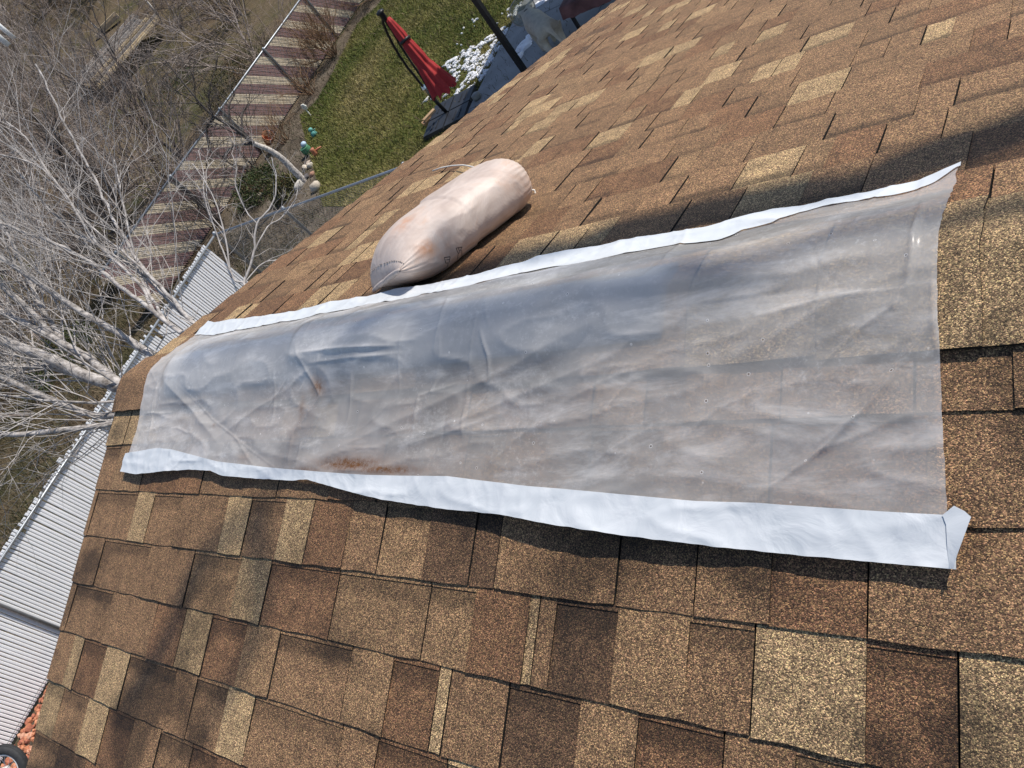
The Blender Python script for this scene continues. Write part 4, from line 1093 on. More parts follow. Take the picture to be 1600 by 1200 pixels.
# thicket: one mass nobody could count
def shrub_arrays(seed, H, stems, kids, depth=2):
    T_ = Tree(seed)
    for k in range(stems):
        a = T_.r.uniform(0, 6.28); d = (math.cos(a) * .7, math.sin(a) * .7, 1.1)
        T_.branch((math.cos(a) * .12, math.sin(a) * .12, 0), d, H * T_.r.uniform(.7, 1.1), .020, depth, .12, 5, .2, kids, .6)
    return T_.mesh(T_.thick + T_.thin, 3)
var = [shrub_arrays(70 + i, 2.6, 9, 6) for i in range(5)]
R2 = random.Random(9)
def mass(name, spots, m, label):
    VV, FF, o = [], [], 0
    for (x, y, sc_, zs) in spots:
        V, F = var[R2.randrange(5)]; a = R2.uniform(0, 6.28); c, s_ = math.cos(a), math.sin(a)
        W_ = np.stack([(V[:, 0] * c - V[:, 1] * s_) * sc_ + x, (V[:, 0] * s_ + V[:, 1] * c) * sc_ + y, V[:, 2] * sc_ * zs + hgt(x, y) - .05], 1)
        VV.append(W_); FF.append(F + o); o += len(V)
    ob = np_mesh(name, np.concatenate(VV), np.concatenate(FF), m); tag(ob, label, 'thicket', kind='stuff'); return ob
sp = []
while len(sp) < 104:
    x = -R2.uniform(17.5, 52); y = R2.uniform(-2, 38)
    q = proj((x, y, hgt(x, y) + 1))
    if q[2] > 0 and -250 < q[0] < 520 and -350 < q[1] < 700 and not (q[0] > 240 and -16 > x > -26 and q[1] < 60) and not (x > -44 and 120 < q[0] < 330 and -30 < q[1] < 230 and R2.random() < .7):
        sp.append((x, y, R2.uniform(.8, 1.5) * (1 + (-x - 17) / 60), R2.uniform(.8, 1.2)))
mass('thicket', sp[:62], MT['twigg'], 'tangle of grey leafless scrub filling the upper left beyond the fences')
mass('thicket', sp[62:], MT['twig'], 'tangle of brown leafless scrub among the grey scrub at the upper left')

# dry shrubs in the bed along the striped fence
def shrub(name, base, H, seed, label, m, stems=14, kids=4, group=None):
    T_ = Tree(seed); base = np.array(base); root = empty(name, base, label, 'shrub', group)
    for k in range(stems):
        a = T_.r.uniform(0, 6.28); t_ = T_.r.uniform(.15, .8)
        T_.branch(base + [math.cos(a) * .08, math.sin(a) * .08, 0], (math.cos(a) * t_, math.sin(a) * t_, 1), H * T_.r.uniform(.7, 1.1), .014, 2, .1, 5, .18, kids, .5)
    V, F = T_.mesh(T_.thick + T_.thin, 3); np_mesh('stems', V, F, MT[m], root, True); return root
shrub('dry_shrub', (-14.75, 15.6, 0), 1.15, 51, 'tan dry shrub against the striped fence, largest in the bed', 'dryshrub', 30, 6)
shrub('dry_shrub', (-14.55, 13.9, 0), .75, 52, 'small rusty dry shrub at the lawn edge below the large one', 'dryshrub', 16, 4)
shrub('dry_shrub', (-14.7, 18.3, 0), 1.2, 53, 'red brown dry shrub at the top end of the lawn edge', 'dryshrub', 26, 6)
shrub('dry_shrub', tuple(on_z((447, 222), .0)), .7, 54, 'tan dry plant drooping from the terracotta pot', 'dryshrub', 16, 4)
def leafy(name, base, r, seed, label, n=2600, cols=((.03, .045, .012), (.05, .07, .02), (.08, .09, .03))):
    rg_ = np.random.default_rng(seed); root = empty(name, base, label, 'shrub')
    p = rg_.normal(size=(n, 3)); p /= np.linalg.norm(p, axis=1)[:, None]; p *= (rg_.uniform(.3, 1, n) ** .5)[:, None]
    lump = np.array([1 + .35 * noise.noise(Vector(v) * 2.2) for v in p]); p *= lump[:, None]
    p = p * np.array(r); p[:, 2] = np.abs(p[:, 2]); p += np.array(base)
    d = rg_.normal(size=(n, 3)) * .5 + [0, 0, .6]; d /= np.linalg.norm(d, axis=1)[:, None]; e = np.cross(d, rg_.normal(size=(n, 3))); e /= np.linalg.norm(e, axis=1)[:, None]
    L_ = rg_.uniform(.05, .11, n)[:, None]; V = np.stack([p - e * L_ * .16, p + e * L_ * .16, p + d * L_], 1)
    o = np_mesh('foliage', V.reshape(-1, 3), np.arange(3 * n).reshape(n, 3), MT['evergreen'], root)
    ca = o.data.color_attributes.new('Col', 'FLOAT_COLOR', 'CORNER'); cc = np.array(cols)[rg_.integers(0, len(cols), n)]
    arr = np.ones((n, 3, 4), np.float32); arr[:, :, :3] = cc[:, None]; ca.data.foreach_set('color', arr.ravel())
    T_ = Tree(seed)
    for k in range(8):
        a = T_.r.uniform(0, 6.28); T_.branch(np.array(base), (math.cos(a) * .6, math.sin(a) * .6, 1), r[2] * .9, .012, 1, .1, 4, .15, 3)
    V, F = T_.mesh(T_.thick + T_.thin, 4); np_mesh('stems', V, F, MT['dryshrub'], root)
    return root
shrub('dark_vine', (-15.15, 9.3, 0), 1.5, 55, 'dark twiggy vine climbing the near end of the striped fence', 'barkd', 22, 5)
shrub('dark_vine', (-15.15, 11.2, 0), 1.3, 56, 'dark twiggy vine on the striped fence behind the birch', 'barkd', 12, 4)
leafy('evergreen_shrub', on_z((410, 300), 0), (.75, .7, .6), 61, 'dark green low shrub left of the birch trunk')
leafy('grass_clump', on_z((452, 300), 0), (.45, .45, .45), 62, 'olive green grassy clump at the foot of the birch', 1600, ((.07, .075, .02), (.11, .10, .035), (.15, .13, .05)))
leafy('green_scrub', gz(-21, 17.5), (1.6, 2.0, 1.0), 63, 'olive green scrub behind the striped fence near the top', 4200, ((.045, .05, .018), (.07, .07, .028), (.10, .085, .04)))
leafy('green_scrub', gz(-19.0, 5.4), (1.1, 1.2, .8), 64, 'dark green scrub beyond the slatted fence corner', 3000)
leafy('green_scrub', gz(-27, 19), (2.0, 2.2, 1.0), 65, 'green patch of scrub below the far stone wall', 3600)

# ================================================================== YARD THINGS
# cantilever parasol, closed
UB = np.array([-7.36, 9.93, 0]); um = empty('parasol', UB, 'closed red cantilever parasol on a square black base at the lawn edge', 'parasol')
mb = MB()
Mr = Matrix.Rotation(math.radians(10), 3, 'Z')
for sx in (-1, 1):
    for sy in (-1, 1):
        c = Mr @ Vector((sx * .255, sy * .255, .055)); mb.box(Vector((UB[0], UB[1], .062)) + Vector((c.x, c.y, 0)), (.50, .50, .10), M=Mr, taper=.95)
bs = mb.build('base', MT['blackplastic'], um)
mb = MB()
for sx in (-1, 1):
    for sy in (-1, 1):
        for k in (-.06, .06):
            c = Mr @ Vector((sx * .27 + k, sy * .27, 0)); mb.box((UB[0] + c.x, UB[1] + c.y, .118), (.03, .26, .012), M=Mr)
mb.build('base_ridge', MT['blackplastic'], bs)
arm_px = [(698, 176, .10), (682, 159, .38), (666, 141, .66), (642, 112, 1.10), (624, 87, 1.46), (609, 60, 1.82), (600, 38, 2.10), (596, 22, 2.28)]
arm = [on_z((a, b), z) for a, b, z in arm_px]
mb = MB(); mb.tube([arm[0], arm[1], arm[2]], .036, 10); mb.build('mast', MT['blackmetal'], um, smooth=True)
mb = MB(); mb.tube(t1.curve(arm[2:], 4), .024, 8); mb.build('arm', MT['blackmetal'], um, smooth=True)
ins = [on_z((a, b), z) for a, b, z in ((676, 150, .55), (650, 108, 1.12), (630, 78, 1.52), (612, 48, 1.92), (600, 30, 2.2))]
mb = MB(); mb.tube(t1.curve(ins, 4), .020, 8); mb.build('arm', MT['blackmetal'], um, smooth=True)
mb = MB(); c = np.array(arm[-1]); mb.lathe(c, [(.03, -.12), (.05, -.08), (.05, 0), (.075, .02), (.075, .05), (.03, .07)], 12); mb.build('hub', MT['blackmetal'], um, smooth=True)
mb = MB(); c = np.array(arm[2]); mb.lathe(c, [(.045, -.1), (.06, -.05), (.06, .05), (.045, .1)], 10); mb.tube([c, c + [.12, -.04, .0]], .012, 6); mb.build('crank_box', MT['chrome'], um)
ap = on_z((606, 29), 2.16); bt = on_z((694, 139), .80)
mb = MB(); NSg, NR = 48, 22; vs = []
for i in range(NR + 1):
    f_ = i / NR; c = ap + (bt - ap) * f_
    r = .05 + .10 * f_ ** .8 + .16 * max(0, f_ - .62) ** 1.2 * 1.6
    if .24 < f_ < .34: r *= .9
    if .55 < f_ < .66: r *= .92
    for j in range(NSg):
        a = 2 * math.pi * j / NSg
        rr = r * (1 + .20 * f_ ** .4 * math.cos(8 * a + 1.2 * math.sin(f_ * 5)) + .09 * noise.noise(Vector((math.cos(a) * 2, math.sin(a) * 2, f_ * 4))))
        zz = -.07 * math.cos(8 * a) * max(0, f_ - .9) * 10 * .5
        vs.append((c[0] + math.cos(a) * rr, c[1] + math.sin(a) * rr, c[2] + zz))
fs = [(i * NSg + j, i * NSg + (j + 1) % NSg, (i + 1) * NSg + (j + 1) % NSg, (i + 1) * NSg + j) for i in range(NR) for j in range(NSg)]; fs.append(tuple(range(NSg))[::-1])
mb.add(vs, fs); cn = mb.build('canopy', MT['redcloth'], um, smooth=True)
mb = MB(); c = ap + (bt - ap) * .30; ax = Vector(bt - ap).normalized(); q = Vector((0, 0, -1)).rotation_difference(ax).to_matrix()
mb.lathe(c, [(.108, -.025), (.112, .0), (.108, .025)], 20, M=q); mb.build('strap', MT['blackmetal'], cn, smooth=True)
mb = MB()
for j in range(8):
    a = 2 * math.pi * j / 8; p = bt + np.array([math.cos(a) * .22, math.sin(a) * .22, .02]); mb.tube([p, p + [0, 0, -.07]], .008, 5)
mb.build('rib_tip', MT['blackmetal'], cn)

# gazebo: black posts and a cloth roof over the patio (only one post reaches into the picture)
gb = on_z((828, 123), .06)
gz_ = empty('gazebo', gb, 'black gazebo post standing on the patio beside the dog', 'gazebo')
GX, GY, GH = 4.2, 4.4, 3.0
for dx in (0, GX):
    for dy in (0, GY):
        mb = MB(); p = gb + [dx, dy, 0]; mb.box((p[0], p[1], .06 + GH / 2), (.09, .09, GH)); mb.box((p[0], p[1], .075), (.2, .2, .02)); mb.build('post', MT['blackmetal'], gz_)
mb = MB(); z = GH + .06; x0, y0 = gb[0] - .1, gb[1] - .1; x1, y1 = gb[0] + GX + .1, gb[1] + GY + .1; ct_ = ((x0 + x1) / 2, (y0 + y1) / 2, z + 1.0)
cr = [(x0, y0, z), (x1, y0, z), (x1, y1, z), (x0, y1, z)]
for i in range(4): mb.face([cr[i], cr[(i + 1) % 4], ct_])
for i in range(4): a, b = cr[i], cr[(i + 1) % 4]; mb.face([a, b, (b[0], b[1], z - .22), (a[0], a[1], z - .22)])
mb.build('canopy', MT['canopy'], gz_)

# dog with a cone, rear towards the house
DB = on_z((878, 84), .06); DB[2] = .06
dg = empty('dog', DB, 'pale dog wearing a plastic cone, standing on the patio with its back to the house', 'dog')
hd = np.array([-.70, .71]); hd /= np.linalg.norm(hd); sd = np.array([hd[1], -hd[0]])
DS = 1.08
def dp(f, s_, z): return tuple(DB + np.array([*(hd * f * .86 + sd * s_ * 1.15), z]) * DS)
SK = [(0, 0, .50, .135, .13), (.22, 0, .50, .150, .155), (.46, 0, .50, .155, .175), (.62, 0, .53, .13, .15), (.74, 0, .60, .085, .085), (.86, 0, .66, .085, .085), (.96, 0, .65, .065, .06), (1.04, 0, .63, .045, .04),
      (-.10, 0, .50, .09, .09)]
ed = [(0, 1), (1, 2), (2, 3), (3, 4), (4, 5), (5, 6), (6, 7), (0, 8)]
def limb(root, pts):
    i = len(SK); SK.extend(pts); ed.append((root, i)); ed.extend((i + k, i + k + 1) for k in range(len(pts) - 1))
for s_ in (-1, 1):
    limb(0, [(.02, s_ * .10, .42, .09, .10), (.06, s_ * .12, .30, .055, .07), (-.07, s_ * .12, .17, .034, .038), (-.05, s_ * .12, .05, .03, .03), (.02, s_ * .12, .025, .035, .028)])
    limb(3, [(.58, s_ * .10, .38, .06, .07), (.56, s_ * .10, .24, .04, .042), (.57, s_ * .10, .06, .032, .032), (.62, s_ * .10, .025, .036, .028)])
    limb(5, [(.83, s_ * .09, .70, .03, .02), (.82, s_ * .12, .63, .03, .012)])
limb(8, [(-.18, .01, .48, .035, .035), (-.27, .03, .36, .026, .026), (-.31, .04, .25, .016, .016)])
me = bpy.data.meshes.new('body'); me.from_pydata([dp(a, b, c) for a, b, c, _, _ in SK], ed, [])
do_ = bpy.data.objects.new('body', me); COL.objects.link(do_); do_.parent = dg; do_.matrix_parent_inverse = Matrix.Translation(-dg.location)
md = do_.modifiers.new('skin', 'SKIN'); md.use_smooth_shade = True
for i, v in enumerate(me.skin_vertices[0].data): v.radius = (SK[i][3] * DS * 1.28, SK[i][4] * DS * 1.2)
me.skin_vertices[0].data[0].use_root = True
sb = do_.modifiers.new('sub', 'SUBSURF'); sb.levels = 2; sb.render_levels = 2
me.materials.append(MT['fur'])
fdir = Vector((*hd, .12)).normalized(); q = Vector((0, 0, 1)).rotation_difference(fdir).to_matrix()
mb = MB(); c = dp(.72, 0, .59); prof = [(.10, 0), (.15, .09), (.20, .18), (.245, .27)]; n = 24; vs = []
for r, z in prof:
    for k in range(n): a = 2 * math.pi * k / n; vs.append(q @ Vector((r * math.cos(a), r * math.sin(a), z)) + Vector(c))
mb.add(vs, [(i * n + k, i * n + (k + 1) % n, (i + 1) * n + (k + 1) % n, (i + 1) * n + k) for i in range(3) for k in range(n)])
co = mb.build('cone_collar', MT['cone'], dg, smooth=True)
mb = MB(); mb.tube([q @ Vector((.247 * math.cos(a), .247 * math.sin(a), .272)) + Vector(c) for a in [2 * math.pi * k / 28 for k in range(29)]], .008, 6); mb.build('cone_rim', MT['seam'], co, smooth=True)
mb = MB(); mb.tube([q @ Vector((.11 * math.cos(a), .11 * math.sin(a), -.01)) + Vector(c) for a in [2 * math.pi * k / 24 for k in range(25)]], .016, 6); mb.build('collar_band', MT['blackmetal'], dg, smooth=True)
for s_ in (-1, 1):
    mb = MB(); mb.blob(dp(1.0, s_ * .045, .685), (.012, .012, .012), 1, 0, 1); mb.build('eye', MT['blackmetal'], dg)
mb = MB(); mb.blob(dp(1.08, 0, .635), (.022, .02, .018), 1, .1, 1); mb.build('nose', MT['blackmetal'], dg)

# patio table under a maroon cover
q0 = on_z((878, 31), .62); ta = empty('patio_table', (q0[0] + .9, q0[1] + .55, .06), 'patio table under a faded maroon cloth, partly hidden by the roof edge', 'table')
tc = np.array([q0[0] + 1.05, q0[1] + .62])
mb = MB(); nx, ny = 40, 24; g_ = {}
for i in range(-3, nx + 4):
    for j in range(-3, ny + 4):
        ci_, cj = min(max(i, 0), nx), min(max(j, 0), ny); ox, oy = i - ci_, j - cj; dr = max(abs(ox), abs(oy)) * .07
        x = tc[0] - 1.0 + ci_ * 2.0 / nx + (.01 * ox); yy = tc[1] - .6 + cj * 1.2 / ny + .01 * oy
        wv = .012 * noise.noise(Vector((x * 3, yy * 3, 0))) + (.03 * noise.noise(Vector((x * 7, yy * 7, 4))) if dr else 0)
        g_[i, j] = (x + (math.copysign(.02, ox) * dr * 4 * noise.noise(Vector((yy * 8, 0, 0))) if ox else 0), yy + (.03 * dr * 4 * noise.noise(Vector((x * 8, 2, 0))) if oy else 0), .80 + wv - dr)
for i in range(-3, nx + 3):
    for j in range(-3, ny + 3): mb.face([g_[i, j], g_[i + 1, j], g_[i + 1, j + 1], g_[i, j + 1]])
mb.build('cloth_cover', MT['marooncloth'], ta, smooth=True, merge=True)
for sx in (-.92, .92):
    for sy in (-.52, .52): mb = MB(); mb.box((tc[0] + sx, tc[1] + sy, .42), (.05, .05, .72)); mb.build('leg', MT['blackmetal'], ta)
mb = MB(); mb.box((tc[0], tc[1], .765), (1.94, 1.14, .03)); mb.build('table_top', MT['blackmetal'], ta)

# snow on the lawn edge and on the patio
SNOWP = [on_z(q, 0)[:2] for q in ((688, 112), (700, 98), (735, 75), (765, 60), (778, 52), (800, 22), (840, -20), (858, -20), (812, 25), (795, 70), (770, 108), (755, 125), (725, 150), (712, 150))]
mb = MB(); R3 = random.Random(2); cnt = 0
px_, py_ = zip(*SNOWP)
def snow_blob(mb, x, y, z, rx, ry, rot, h, seed, n=11):
    ring = []
    for k in range(n):
        a = 2 * math.pi * k / n; kk = 1 + .8 * noise.noise(Vector((math.cos(a) * 1.3, math.sin(a) * 1.3, seed * 2.3)))
        lx, ly = rx * kk * math.cos(a), ry * kk * math.sin(a); ring.append((lx * math.cos(rot) - ly * math.sin(rot), lx * math.sin(rot) + ly * math.cos(rot)))
    vs = [(x + a, y + b, z) for a, b in ring] + [(x + a * .75, y + b * .75, z + h * .8) for a, b in ring] + [(x, y, z + h)]
    mb.add(vs, [(k, (k + 1) % n, n + (k + 1) % n, n + k) for k in range(n)] + [(n + k, n + (k + 1) % n, 2 * n) for k in range(n)])
while cnt < 1100:
    x = R3.uniform(min(px_), max(px_)); y = R3.uniform(min(py_), max(py_))
    if not inside(SNOWP, np.array([x]), np.array([y]))[0]:
        if R3.random() > .012: continue
    if x > -6.9 or noise.noise(Vector((x * 3.2, y * 3.2, 1))) < -.15 or noise.noise(Vector((x * 11, y * 11, 5))) < .02: continue
    s_ = R3.choice((.007, .009, .011, .013, .016, .022)); snow_blob(mb, x, y, .025, s_ * R3.uniform(1.2, 3.4), s_, R3.uniform(-.2, 1.1), .035, cnt); cnt += 1
o = mb.build('snow', MT['snow'], smooth=True); tag(o, 'broken white snow melting on the grass beside the patio', 'snow', kind='stuff')
mb = MB()
for q, s_, k in (((812, 88), .09, 1), ((816, 76), .13, 2), ((822, 66), .15, 3), ((829, 57), .10, 4), ((834, 50), .055, 5), ((822, 74), .10, 6)):
    p = on_z(q, .06); snow_blob(mb, p[0], p[1], .058, s_ * 1.3, s_, .9, .05, k, 16)
o = mb.build('snow_patch', MT['snow'], smooth=True); tag(o, 'thick patch of snow left on the grey patio beside the dog', 'snow')
mb = MB(); p = on_z((846, 5), .06); snow_blob(mb, p[0], p[1], .058, .16, .07, .5, .04, 9, 14); snow_blob(mb, p[0] - .12, p[1] + .05, .058, .08, .05, .2, .03, 10, 12)
o = mb.build('snow_patch', MT['snow'], smooth=True); tag(o, 'small snow patch at the far patio edge above the dog', 'snow')

# ornaments, pots and stones at the lawn corner
def thing(name, label, cat, mb, m, smooth=True): o = mb.build(name, MT[m], smooth=smooth); return tag(o, label, cat)
p = on_z((487, 182), 0); e = empty('garden_stake', p, 'white scalloped garden ornament on a short stake at the lawn corner', 'ornament')
mb = MB(); mb.tube([p, p + [-.02, .04, .24]], .016, 7, (.75, .72, .60)); mb.build('stake', MT['paint'], e)
mb = MB(); c = p + [-.02, .04, .28]
for k in range(6): a = k * 1.047; mb.blob(c + [math.cos(a) * .05, .01, math.sin(a) * .05], (.045, .03, .045), k, .1, 2, (.78, .76, .66))
mb.build('head', MT['paint'], e, smooth=True)
p = on_z((493, 212), 0); e = empty('teal_figurine', p, 'small teal glazed figurine on the lawn edge', 'figurine')
mb = MB(); mb.lathe(p, [(.07, 0), (.09, .04), (.07, .1), (.04, .13)], 12, (.10, .30, .26)); mb.build('body', MT['paint'], e, smooth=True)
mb = MB(); mb.blob(p + [-.01, .02, .17], (.06, .055, .055), 3, .2, 2, (.16, .42, .36)); mb.tube([p + [.03, .02, .13], p + [.11, .06, .14]], [.02, .008], 6, (.16, .38, .30)); mb.build('head', MT['paint'], e, smooth=True)
p = on_z((484, 240), 0); e = empty('green_planter', p, 'green glazed planter with a pale blue ball on top', 'planter')
mb = MB(); mb.lathe(p, [(.08, 0), (.11, .06), (.125, .13), (.11, .18), (.115, .2), (.09, .2)], 14, (.09, .24, .13)); mb.build('pot', MT['paint'], e, smooth=True)
mb = MB(); mb.blob(p + [.03, .04, .25], (.075, .075, .065), 5, .08, 2, (.45, .58, .70)); mb.build('ball', MT['paint'], e, smooth=True)
p = on_z((496, 243), 0); mb = MB(); mb.lathe(p, [(.06, 0), (.07, .08), (.05, .15), (.065, .2)], 10, (.45, .17, .09)); mb.tube([p + [0, 0, .1], p + [.1, .08, .11], p + [.17, .12, .1]], [.03, .028, .02], 7, (.45, .17, .09))
thing('clay_ornament', 'orange clay ornament lying right of the green planter', 'ornament', mb, 'paint')
p = on_z((432, 230), 0); e = empty('terracotta_pot', p, 'terracotta flower pot tipped against the striped fence', 'pot')
Mt = Matrix.Rotation(.9, 3, 'Y')
mb = MB(); n = 16; prof = [(.10, 0), (.145, .22), (.165, .22), (.165, .28), (.14, .28), (.12, .07)]; vs = [Mt @ Vector((r * math.cos(6.2832 * k / n), r * math.sin(6.2832 * k / n), z)) + Vector(p) + Vector((-.1, 0, .2)) for r, z in prof for k in range(n)]
mb.add(vs, [(i * n + k, i * n + (k + 1) % n, (i + 1) * n + (k + 1) % n, (i + 1) * n + k) for i in range(5) for k in range(n)] + [tuple(range(n))[::-1], tuple(range(5 * n, 6 * n))]); mb.build('pot', MT['terracotta'], e, smooth=True)
for i, (q, r, colr, lab) in enumerate((
    ((494, 293), (.20, .18, .16), (.50, .43, .34), 'large rounded cream boulder nearest the chain link rail'),
    ((468, 290), (.10, .24, .16), (.55, .51, .45), 'tall white rock leaning at the foot of the birch'),
    ((476, 262), (.12, .12, .1), (.55, .48, .38), 'cream stone just right of the birch trunk'), ((484, 258), (.13, .11, .1), (.60, .54, .44), 'pale stone at the grass edge below the clay ornament'),
    ((487, 271), (.1, .1, .08), (.45, .25, .17), 'reddish stone between the birch and the grass'), ((478, 276), (.12, .12, .1), (.10, .09, .09), 'dark stone at the right foot of the birch'),
    ((437, 308), (.11, .11, .1), (.55, .47, .38), 'small cream stone beside the grassy clump'), ((406, 305), (.14, .12, .1), (.50, .44, .35), 'tan stone left of the grassy clump'), ((480, 254), (.08, .16, .06), (.40, .33, .27), 'long flat brown stone above the birch foot'))):
    p = on_z(q, .05); mb = MB(); r = tuple(k * .68 for k in r); mb.blob((p[0], p[1], r[2] * .6), r, i + 3, .5, 2, colr); thing('stone', lab, 'stone', mb, 'stone')
# bits of wood beside the parasol base
p = on_z((672, 186), .05); mb = MB(); mb.box((p[0], p[1], .06), (.34, .16, .07), .9, col=(.36, .22, .12)); mb.box((p[0] + .03, p[1] + .02, .12), (.30, .1, .05), 1.0, col=(.42, .28, .16))
thing('wood_block', 'short brown wood blocks beside the black parasol base', 'wood', mb, 'wood', False)
p = on_z((659, 163), .03); mb = MB(); mb.tube([p, p + [.18, .22, .02]], .018, 6, (.75, .73, .66)); thing('white_stick', 'short white stick lying on the grass beside the parasol', 'stick', mb, 'paint')
p = on_z((747, 154), .06); mb = MB(); mb.lathe((p[0], p[1], .06), [(.07, 0), (.09, .03), (.085, .1), (.05, .12)], 12, (.22, .22, .20)); thing('grey_pot', 'small grey pot at the patio corner behind the parasol base', 'pot', mb, 'paint')

# red rock strip and wheel by the slatted fence
mb = MB(); R4 = random.Random(6)
for k in range(620):
    x = R4.uniform(-10.05, -8.9); y = R4.uniform(-3.2, -1.2); s_ = R4.uniform(.025, .055); c = R4.choice(((.44, .17, .09), (.52, .22, .12), (.36, .13, .08), (.56, .30, .20)))
    mb.blob((x, y, s_ * .5), (s_, s_ * R4.uniform(.7, 1.2), s_ * .8), k, .6, 1, c)
o = mb.build('red_rock', MT['redrock']); tag(o, 'orange red lava rock along the foot of the slatted fence', 'gravel', kind='stuff')
wc = np.array(on_z((8, 1204), .33)); we = empty('wheel', (wc[0], wc[1], 0), 'black tyred wheel with a white rim at the bottom left corner', 'wheel')
wa = Vector((.55, -.45, .70)).normalized(); q = Vector((0, 0, 1)).rotation_difference(wa).to_matrix()
def torus(mb, R, r, n=40, k=10, M=None, c=(0, 0, 0), sq=1.0):
    vs = []
    for i in range(n):
        a = 2 * math.pi * i / n
        for j in range(k):
            b = 2 * math.pi * j / k; rr = R + r * math.cos(b); vs.append(M @ Vector((rr * math.cos(a), rr * math.sin(a), r * sq * math.sin(b))) + Vector(c))
    mb.add(vs, [(i * k + j, i * k + (j + 1) % k, ((i + 1) % n) * k + (j + 1) % k, ((i + 1) % n) * k + j) for i in range(n) for j in range(k)])
mb = MB(); torus(mb, .27, .062, M=q, c=wc); ty = mb.build('tyre', MT['tyre'], we, smooth=True)
mb = MB()
for z in (-.03, 0, .03): torus(mb, .27 + .062 * math.cos(z / .062), .004, 40, 6, q, wc + np.array(q @ Vector((0, 0, z))))
mb.build('tread', MT['tyre'], ty, smooth=True)
mb = MB(); torus(mb, .205, .016, M=q, c=wc, sq=2.0); mb.build('rim', MT['rim'], we, smooth=True)
mb = MB(); mb.lathe(wc, [(.03, -.06), (.05, -.04), (.05, .04), (.03, .06)], 12, M=q); mb.build('hub', MT['rim'], we, smooth=True)
mb = MB()
for k in range(16): a = 2 * math.pi * k / 16; mb.tube([q @ Vector((.045 * math.cos(a), .045 * math.sin(a), .03 * (-1) ** k)) + Vector(wc), q @ Vector((.2 * math.cos(a + .2), .2 * math.sin(a + .2), 0)) + Vector(wc)], .003, 5)
mb.build('spoke', MT['chrome'], we)

# far plank stack, stone edging, stakes and pipe on the slope
def gpt(q):           # pixel -> point on the rising ground
    d = ray(q); k = 5.0
    while k < 400:
        p = CAM + d * k
        if p[2] < hgt(p[0], p[1]): return p
        k += .25
    return CAM + d * 60
pa, pb = gpt((182, 152)), gpt((268, 52))
pl_ = empty('plank_stack', (pa + pb) / 2, 'stack of weathered grey planks with tan edge boards on the far slope', 'planks')
R5 = random.Random(3); dv = pb - pa; LL_ = np.linalg.norm(dv[:2]); dn = dv / np.linalg.norm(dv); sdv = np.cross(dn, [0, 0, 1]); sdv /= np.linalg.norm(sdv)
if sdv @ (pa - CAM) < 0: sdv = -sdv
for k in range(11):
    tan = k in (0, 1, 4); colr = (.52, .41, .26) if tan else R5.choice(((.30, .27, .24), (.22, .20, .18), (.36, .33, .30)))
    mb = MB(); off = k * .26; c0 = (pa + pb) / 2 + sdv * off + dn * R5.uniform(-.3, .3); ln = LL_ * R5.uniform(.95, 1.2)
    up_ = np.array([0, 0, .35 + (.25 if tan else .12) + R5.uniform(-.03, .05)])
    c0[2] = max(hgt(c0[0], c0[1]), hgt(*(c0 + dn * ln / 2)[:2]), hgt(*(c0 - dn * ln / 2)[:2])) - .1 + k * .015
    ax = Vector(dn); M3 = Matrix((ax, Vector(sdv), ax.cross(Vector(sdv)))).transposed()
    mb.box(c0 + up_ + np.array([0, 0, .25]), (ln, .235, .09), M=M3, col=colr); mb.build('plank', MT['wood'], pl_)
mb = MB(); p = gpt((175, 48)); mb.box(p + [0, 0, .3], (1.7, .35, .2), .9, col=(.44, .34, .22)); mb.box(p + [.1, .1, .47], (1.4, .25, .12), 1.0, col=(.50, .40, .27)); thing('timber', 'short tan timber block above the plank stack', 'timber', mb, 'wood', False)
for (qa, qb, lab) in (((253, 31), (228, 0), 'thin white stake leaning above the plank stack'), ((163, 54), (143, 36), 'thin white stake beside the tan timber')):
    p = gpt(qa); d_ = np.linalg.norm(p - CAM); mb = MB(); mb.tube([p, at(qb, d_ - .4)], .045, 7, (.78, .76, .72)); thing('stake', lab, 'stake', mb, 'paint')
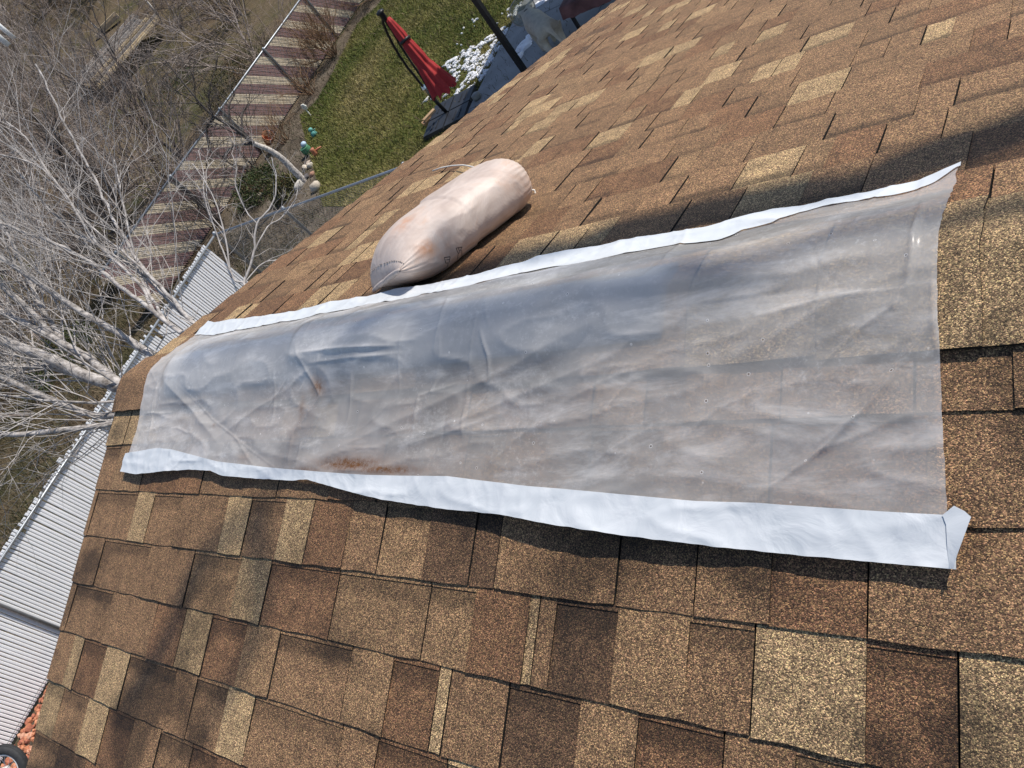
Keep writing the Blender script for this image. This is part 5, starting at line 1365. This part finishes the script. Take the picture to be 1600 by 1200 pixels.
mb = MB(); a, b = at((14, 71), 34), at((-30, 34), 34); mb.tube([a, b], .10, 8, (.82, .82, .82)); mb.tube([a + [0, .35, .02], b + [0, .35, .02]], .08, 8, (.8, .8, .8)); thing('white_pipe', 'pair of white pipes at the left edge near the top', 'pipe', mb, 'paint')

# ================================================================== TREE OUTSIDE THE FRAME WHOSE LIMBS SHADE THE ROOF
t9 = Tree(77); B9 = np.array([7.4, 8.6, 0]); tr9 = empty('tall_tree', B9, 'tall bare tree standing right of the picture, its limb shadows on the roof', 'tree')
def over(u, w, L):
    p = np.array(P(1, u, w, 0) if w > 0 else P(-1, u, -w, 0)); return p + SUN * L
crotch = B9 + [-.6, -.8, 7.0]
t9.line(t9.curve([B9 + [0, 0, -.1], B9 + [-.1, -.1, 3.4], crotch], 6), .26, .18, 0)
limbs = [([(3.3, .54), (2.85, .45), (2.50, .35), (2.25, .275), (2.0, .29), (1.8, .28), (1.62, .265), (1.45, .255), (1.3, .25)], 8.2, 9.4, .100, .055),
         ([(3.0, .14), (2.55, .08), (2.15, .0), (1.85, -.06), (1.6, -.05), (1.4, -.03), (1.1, -.02), (.8, -.02), (.45, -.01)], 8.5, 10.2, .030, .026),
         ([(2.15, .0), (1.9, .06), (1.6, .075), (1.3, .07)], 8.9, 9.4, .016, .010),
         ([(1.4, -.03), (1.2, -.12), (1.02, -.30), (.92, -.42)], 8.6, 9.4, .008, .010),
         ([(.97, -.38), (.92, -.42), (.80, -.49), (.70, -.57), (.64, -.76), (.50, -.93)], 9.3, 10.4, .012, .036),
         ([(.92, -.42), (1.03, -.60), (1.02, -.70), (.9, -.9)], 9.4, 9.9, .03, .02)]
for pl, l0, l1, r0, r1 in limbs:
    pts = [over(u, w, l0 + (l1 - l0) * i / (len(pl) - 1)) for i, (u, w) in enumerate(pl)]
    pts = t9.curve([crotch] + pts if pl[0][0] > 2.5 else pts, 5)
    t9.line(pts, r0, r1, 0)
V, F = t9.mesh(t9.thick, 8); np_mesh('trunk', V, F, MT['barkd'], tr9, True)
